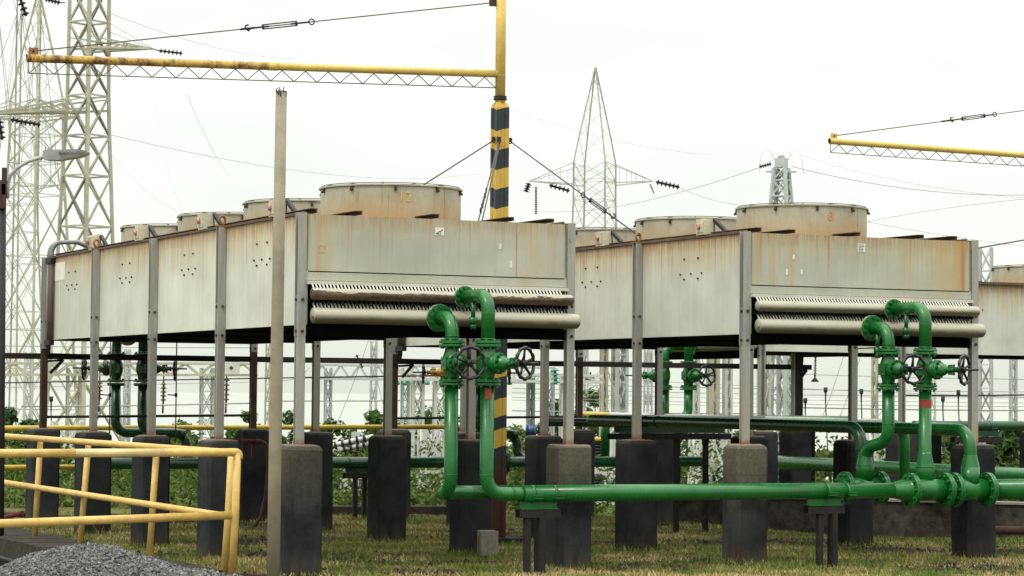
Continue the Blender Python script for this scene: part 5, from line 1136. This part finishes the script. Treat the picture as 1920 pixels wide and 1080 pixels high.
b = MB(); c = at(186, 810, 60.0); b.lathe([(0.30, gz(c.x, 60)), (0.30, 0.45), (0.26, 0.72), (0.1, 0.86), (0, 0.88)], (c.x, c.y, 0), (0, 0, 1), 18); o = b.build('pale_tank', 'cab'); tag(o, 'pale domed tank in the distance behind the left legs', 'tank')
for (px, y0, h_) in ((1548, 735, 70), (1615, 738, 60), (1510, 755, 50), (1797, 740, 60), (1768, 752, 55), (96, 752, 12)):
    Y = 64.0; q = at(px, y0, Y); b = MB(); b.lathe([(0.05, 0.12), (0.05, 0.0), (0.022, -0.02), (0.014, -0.3)], q, (0, 0, 1), 8); g_ = gz(q.x, Y); b.cyl(q + V3((0, 0, -0.28)), (q.x + 0.15, q.y, g_), 0.016, 6); o = b.build('lightning_rod', 'dark'); tag(o, 'thin dark lightning rod standing in the switchyard, %s' % {1548: 'tallest one left of the double bend riser', 1615: 'just right of the double bend riser top', 1510: 'lowest one right of the cable beam end', 1797: 'left of the front right leg', 1768: 'short one left of the front right leg', 96: 'black bulb near the rear left leg'}[px], 'rod', 'thin rods in the switchyard')

# ------------------------------------------------------------------ overhead cables
def cable(label, a, c_, Ya, Yc, sag, r=0.012, group='overhead cables', n=16):
    p, q = at(a[0], a[1], Ya), at(c_[0], c_[1], Yc); b = MB()
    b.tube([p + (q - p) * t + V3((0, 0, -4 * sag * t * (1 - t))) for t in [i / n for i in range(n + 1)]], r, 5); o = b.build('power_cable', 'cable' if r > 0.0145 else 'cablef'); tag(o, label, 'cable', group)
FN = 'faint overhead power cable in the pale sky'
for i, (a, c_, Ya, Yc, sag, r) in enumerate((((198, 22), (560, 110), 100, 180, 0.5, .010), ((195, 250), (900, 325), 100, 200, 1.0, .011), ((285, 175), (345, 405), 98, 60, 0.4, .006), ((350, 175), (430, 330), 98, 140, .3, .007), ((198, 275), (330, 395), 100, 90, .3, .007),
        ((205, 60), (284, 90), 100, 99, .0, .010), ((200, 40), (284, 90), 100, 99, .0, .010))):
    cable(FN, a, c_, Ya, Yc, sag, r, 'faint cables over the unit numbered 12')
for i, (a, c_, Ya, Yc, sag, r) in enumerate((((1484, 312), (2000, 362), 75, 80, .35, .010), ((1500, 290), (2000, 376), 120, 90, .4, .009), ((1625, 416), (2000, 366), 90, 75, -.1, .008), ((1626, 416), (2000, 470), 90, 110, .1, .008), ((1424, 314), (1000, 395), 75, 140, .5, .010), ((1274, 352), (1500, 380), 150, 150, .6, .012), ((960, 205), (1330, 290), 200, 200, .6, .013))):
    cable('faint overhead power cable in the sky over the unit numbered 8', a, c_, Ya, Yc, sag, r, 'faint cables over the unit numbered 8')
for i, (a, c_, Ya, Yc, sag, r) in enumerate((((-60, 719), (560, 708), 66, 60, .0, .016), ((-60, 728), (480, 716), 68, 66, .0, .008), ((560, 708), (900, 703), 60, 60, .0, .02))):
    cable('dark level cable running under the unit numbered 12', a, c_, Ya, Yc, sag, r, 'level cables under the unit numbered 12')
for i, (y0, y1, r) in enumerate(((718, 735, .011), (728, 745, .010), (736, 756, .008), (700, 748, .008), (745, 763, .009), (750, 770, .007))):
    cable('thin level cable crossing behind the legs of the unit numbered 8', (960, y0), (2000, y1), 70, 70, 0.05, r, 'level cables under the unit numbered 8')
cable('thick dark cable leaving the right edge below the sideways unit', (1690, 741), (2000, 739), 70, 66, 0.02, .022)
for (a, c_) in (((690, 640), (592, 870)), ((697, 660), (735, 800)), ((1640, 560), (1575, 780)), ((1590, 640), (1505, 860)), ((1700, 680), (1585, 860)), ((1310, 640), (1355, 800)), ((690, 640), (740, 590)), ((500, 700), (580, 690))):
    cable('thin slack cable dropping into the switchyard between the legs', a, c_, 66, 66, 0.25, .009, 'slack drop cables in the switchyard')

# more thin lattice posts and busbars filling the yard behind
for i, (px, Y, hw, top) in enumerate(((52, 74, 7, 660), (238, 92, 5, 655), (505, 90, 6, 640), (560, 84, 4, 650), (700, 96, 6, 640), (905, 88, 6, 650), (1095, 92, 6, 640), (1215, 84, 6, 650), (1640, 90, 5, 650), (1748, 84, 6, 655), (1900, 90, 6, 660))):
    c = at(px, 740, Y); T = thing('lattice_post', 'thin pale lattice post in the switchyard, %s' % ('left of the striped mast' if px < 930 else 'right of the striped mast'), 'post', (c.x, c.y, 0), 0, 'thin lattice posts left of the mast' if px < 930 else 'thin lattice posts right of the mast', 'w'); K = Y / F_PX; b = MB(); cc = V3((c.x, c.y, 0))
    lattice(b, cc, 0.3 + i * 0.3, levels(gz(c.x, Y), hw * K, at(px, top, Y).z, hw * K * 0.8, n=9), 0.05, 0.025); b.build('lattice', ('latw', 'latg', 'lat')[i % 3], T, 'w')
for (x0, y0, x1, y1, Y, r) in ((40, 762, 470, 756, 70, .02), (500, 752, 905, 748, 72, .02), (960, 770, 1420, 776, 70, .018), (1480, 764, 1960, 770, 72, .018), (-20, 648, 480, 652, 84, .014), (1440, 700, 1960, 712, 80, .012)):
    b = MB(); b.tube([at(x0, y0, Y), at((x0 + x1) / 2, (y0 + y1) / 2 + 1.5, Y), at(x1, y1, Y)], r, 6); o = b.build('busbar', 'cablef'); tag(o, 'thin pale busbar strung level across the switchyard, %s' % ('left of the striped mast' if x0 < 900 else 'right of the striped mast'), 'busbar', 'busbars left of the mast' if x0 < 900 else 'busbars right of the mast')
# ------------------------------------------------------------------ trees
def tree(label, px, base_y, top_y, Y, wpx, mat, seed, n=5200, lf=0.095, name='tree'):
    rnd = random.Random(seed); K = Y / F_PX; c = at(px, base_y, Y); z0 = gz(c.x, Y); top = at(px, top_y, Y).z; R = wpx * K * 0.62; H = (top - z0) * 1.06
    T = thing(name, label, 'tree', (c.x, c.y, z0), 0, 'trees and bushes beyond the switchyard', 'w')
    b = MB(); tops = []
    b.tube([(0, 0, -0.2), (0.05 * R, 0, H * 0.25), (-0.04 * R, 0.03, H * 0.55), (0, 0, H * 0.85)], [0.05 * R + .03, 0.04 * R + .025, 0.025 * R + .015, 0.01], 8)
    cl = []
    for i in range(13):
        a = rnd.uniform(0, 6.28); rr = R * rnd.uniform(0.25, 0.85); zz = H * rnd.uniform(0.32, 0.9) * (1 - 0.16 * rr / R); e = V3((rr * cos(a), rr * sin(a), zz)); b.tube([(0, 0, H * rnd.uniform(0.15, 0.45)), e * 0.55 + V3((0, 0, 0.1 * H)), e], [0.022 * R + .012, 0.015 * R + .008, 0.006], 6); cl.append((e, R * rnd.uniform(0.22, 0.42)))
    for i in range(6): cl.append((V3((R * rnd.uniform(-.9, .9), R * rnd.uniform(-.7, .7), H * rnd.uniform(0.2, 0.5))), R * rnd.uniform(0.25, 0.4)))
    cl.append((V3((0, 0, H * 0.88)), R * 0.3))
    b.build('trunk', 'bark', T)
    b = MB(); tint = []
    for i in range(n):
        e, r = rnd.choice(cl); d = V3((rnd.gauss(0, 1), rnd.gauss(0, 1), rnd.gauss(0, 1))).normalized() * r * rnd.uniform(0.35, 1.05); p = e + V3((d.x, d.y, d.z * 0.75))
        nrm = (d.normalized() + V3((rnd.uniform(-.8, .8), rnd.uniform(-.8, .8), rnd.uniform(-.3, 1)))).normalized(); s_ = nrm.orthogonal().normalized(); s_ = Matrix.Rotation(rnd.uniform(0, 6.28), 3, nrm) @ s_; t_ = nrm.cross(s_); L = lf * rnd.uniform(.6, 1.4)
        b.add([p - s_ * L, p - t_ * L * .45 + s_ * L * .1, p + s_ * L, p + t_ * L * .45 + s_ * L * .1], [(0, 1, 2, 3)], False); tint += [min(1, max(0, rnd.gauss(0.45, 0.28)))] * 4
    b.build('crown', mat, T, 'l', tint)
TR = (('dark bushy tree at the left edge behind the guard rail', 10, 960, 765, 70, 120, 'leafd', 1), ('green bush behind the left rear leg', 75, 960, 800, 62, 100, 'leaf', 2), ('broad green bush between the first left piers', 150, 975, 815, 75, 150, 'leaf', 3),
      ('yellow green bush behind the second left pier', 235, 985, 840, 60, 120, 'leafy', 4), ('green bush right of the dark green back valves', 340, 970, 790, 85, 120, 'leaf', 5), ('low yellow green bush in the gap above the guard rail', 395, 975, 870, 55, 110, 'leafy', 6),
      ('small round green tree behind the rear right leg of the unit numbered 12', 465, 965, 765, 95, 90, 'leaf', 7), ('green tree showing left of the switchgear cabinet', 545, 965, 768, 95, 110, 'leafd', 8), ('bright green bush behind the switchgear cabinet', 620, 965, 790, 70, 140, 'leaf', 9), ('palm like green bush right of the switchgear', 700, 965, 768, 80, 110, 'leaf', 10),
      ('green bush behind the white braced frame', 800, 965, 765, 85, 150, 'leaf', 11), ('dark bush low behind the left green riser', 870, 965, 800, 66, 110, 'leafd', 12), ('green bush right of the striped mast foot', 965, 965, 800, 80, 120, 'leafy', 13),
      ('green tree behind the two right legs of the unit numbered 12', 1040, 965, 748, 90, 130, 'leafd', 14), ('bright leafy tree standing tallest behind the middle of the unit numbered 8', 1115, 965, 725, 88, 140, 'leaf', 15), ('bright green bush behind the trestle', 1190, 965, 790, 60, 130, 'leaf', 16),
      ('green bush under the overhead dark green pipe', 1290, 965, 790, 70, 140, 'leaf', 17), ('small bush behind the front left pier of the unit numbered 8', 1395, 965, 805, 72, 100, 'leaf', 18), ('low green bush left of the double bend riser', 1545, 965, 845, 70, 90, 'leafy', 19),
      ('green bush behind the reducers', 1650, 965, 832, 85, 110, 'leafy', 20), ('bush behind the front right leg', 1765, 965, 800, 80, 120, 'leaf', 21), ('dark leafy tree at the right edge', 1905, 965, 795, 52, 120, 'leafd', 22), ('green tree beyond the front right pier', 1850, 950, 795, 80, 90, 'leaf', 23))
for t in TR: tree(*t)

# ------------------------------------------------------------------ grass
rnd = random.Random(5); b = MB(); tint = []; V = []; Fc = []
cnt = 0
while cnt < 70000:
    Y = 21.5 + (33.0 - 21.5) * rnd.random() ** 1.35; X = rnd.uniform(-0.212, 0.212) * Y
    u = (X - O.x) * EU.x + (Y - O.y) * EU.y; v = (X - O.x) * EV.x + (Y - O.y) * EV.y
    if u < -0.6 and v > -0.2: continue
    s_ = soil(X, Y)
    if rnd.random() < (s_ - 0.25) * 2.4: continue
    k = fbm(X + 9, Y * 1.5, 1.3, 3); dry = min(1, max(0, 0.46 + 0.85 * k + rnd.gauss(0, 0.16)))
    if Y < 22.6: dry = min(1, dry + 0.25)
    tall = fbm(X - 20, Y, 0.9, 2); h_ = rnd.uniform(0.018, 0.05) * (1.35 if tall > 0.25 else 1.0) * (0.75 if dry > .7 else 1)
    if rnd.random() < 0.015: h_ *= 2.2
    a = rnd.uniform(0, 6.28); w2 = rnd.uniform(0.0035, 0.007); ln = h_ * rnd.uniform(0.2, 1.1); la = rnd.uniform(0, 6.28); z = zfall(X, Y) - 0.004
    i0 = len(b.v); b.v += [V3((X - w2 * cos(a), Y - w2 * sin(a), z)), V3((X + w2 * cos(a), Y + w2 * sin(a), z)), V3((X + ln * cos(la), Y + ln * sin(la), z + h_))]
    b.f.append([i0, i0 + 1, i0 + 2]); b.mi.append(0); b.sm.append(False); tint += [dry] * 3; cnt += 1
g = b.build('grass', 'blade', None, 'l', tint, 'stuff'); tag(g, 'short patchy green and straw coloured grass around the piers', 'grass')
# darker clods of soil and dead leaves
b = MB(); tint = []
for _ in range(5000):
    Y = rnd.uniform(21.6, 30); X = rnd.uniform(-0.2, 0.21) * Y
    u = (X - O.x) * EU.x + (Y - O.y) * EU.y
    if soil(X, Y) < 0.42 or u < -0.5: continue
    s = rnd.uniform(0.006, 0.02); R = Matrix.Rotation(rnd.uniform(0, 6.28), 3, V3((rnd.uniform(-1, 1), rnd.uniform(-1, 1), 0.3)).normalized())
    b.add([V3((X, Y, zfall(X, Y) + s * .2)) + R @ V3((p[0] * s * 1.6, p[1] * s, p[2] * s * .6)) for p in OCT], OF, False)
g = b.build('soil_clods', 'kerb', None, 'l', None, 'stuff'); tag(g, 'dark clods of soil scattered in the bare patches of grass', 'soil')

# undergrowth beyond the yard: one mass of leaves and long grass
rnd = random.Random(9); b = MB(); tint = []
for i in range(60000):
    Y = 34.4 + 30 * rnd.random() ** 1.5; X = rnd.uniform(-0.23, 0.23) * Y; hmax = (0.7 + 0.8 * fbm(X, Y, 0.35, 3)) * min(1, 0.35 + (Y - 34) / 9)
    if X > 0.6 and Y < 36: continue
    if hmax < 0.15: continue
    z = gz(X, Y) + 0.28 + hmax * rnd.random() ** 0.8; p = V3((X, Y, z)); L = rnd.uniform(0.018, 0.075)
    s_ = V3((rnd.uniform(-1, 1), rnd.uniform(-1, 1), rnd.uniform(-.4, 1))).normalized(); t_ = s_.cross(V3((rnd.uniform(-1, 1), rnd.uniform(-1, 1), rnd.uniform(-1, 1)))).normalized()
    b.add([p - s_ * L, p - t_ * L * .4, p + s_ * L, p + t_ * L * .4], [(0, 1, 2, 3)], False); tint += [min(1, max(0, rnd.gauss(0.5, 0.3) + 0.3 * fbm(X, Y, 0.2, 2)))] * 4
g = b.build('undergrowth', 'under', None, 'l', tint, 'stuff'); tag(g, 'green undergrowth growing beyond the low kerb and wall', 'undergrowth')
# longer tufts and weeds round the feet of the piers and posts
b = MB(); tint = []
for (o) in [o for o in SC.objects if o.name.startswith('concrete_pier') or o.name.startswith('leg')]:
    c = o.matrix_world.translation if o.parent is None else None
    if c is None or c.y > 34: continue
    c = o.location; rot = o.rotation_euler.z
    for i in range(130):
        e = rnd.choice((0, 1, 2, 3)); t = rnd.uniform(-0.19, 0.19); d_ = 0.172 + abs(rnd.gauss(0, 0.035)); q = {0: V3((t, -d_, 0)), 1: V3((-d_, t, 0)), 2: V3((d_, t, 0)), 3: V3((t, d_, 0))}[e]
        p = c + Matrix.Rotation(rot, 3, 'Z') @ q; p.z = zfall(p.x, p.y) - 0.005; h_ = rnd.uniform(0.02, 0.075) * (1.6 if rnd.random() < 0.08 else 1); a = rnd.uniform(0, 6.28); w2 = rnd.uniform(0.003, 0.006); ln = h_ * rnd.uniform(0.1, 0.9); la = rnd.uniform(0, 6.28)
        b.add([p - V3((cos(a), sin(a), 0)) * w2, p + V3((cos(a), sin(a), 0)) * w2, p + V3((ln * cos(la), ln * sin(la), h_))], [(0, 1, 2)], False); tint += [min(1, max(0, rnd.gauss(0.4, 0.3)))] * 3
for i in range(60):
    Y = rnd.uniform(21.9, 28); X = rnd.uniform(-0.1, 0.2) * Y
    for k in range(26):
        a = rnd.uniform(0, 6.28); w2 = rnd.uniform(0.002, 0.004); h_ = rnd.uniform(0.02, 0.06); ln = rnd.uniform(0.01, 0.06); p = V3((X + rnd.gauss(0, .06), Y + rnd.gauss(0, .03), zfall(X, Y) - .005)); n_ = V3((-sin(a), cos(a), 0)) * w2; d_ = V3((cos(a), sin(a), 0)) * ln
        b.add([p - n_, p + n_, p + d_ * .55 + n_ * 1.2 + V3((0, 0, h_ * .8)), p + d_ + V3((0, 0, h_))], [(0, 1, 2), (0, 2, 3)], False); tint += [min(1, max(0, rnd.gauss(0.2, 0.15)))] * 4
g = b.build('weed_tufts', 'blade', None, 'l', tint, 'stuff'); tag(g, 'longer grass and weeds growing round the feet of the piers', 'weeds')
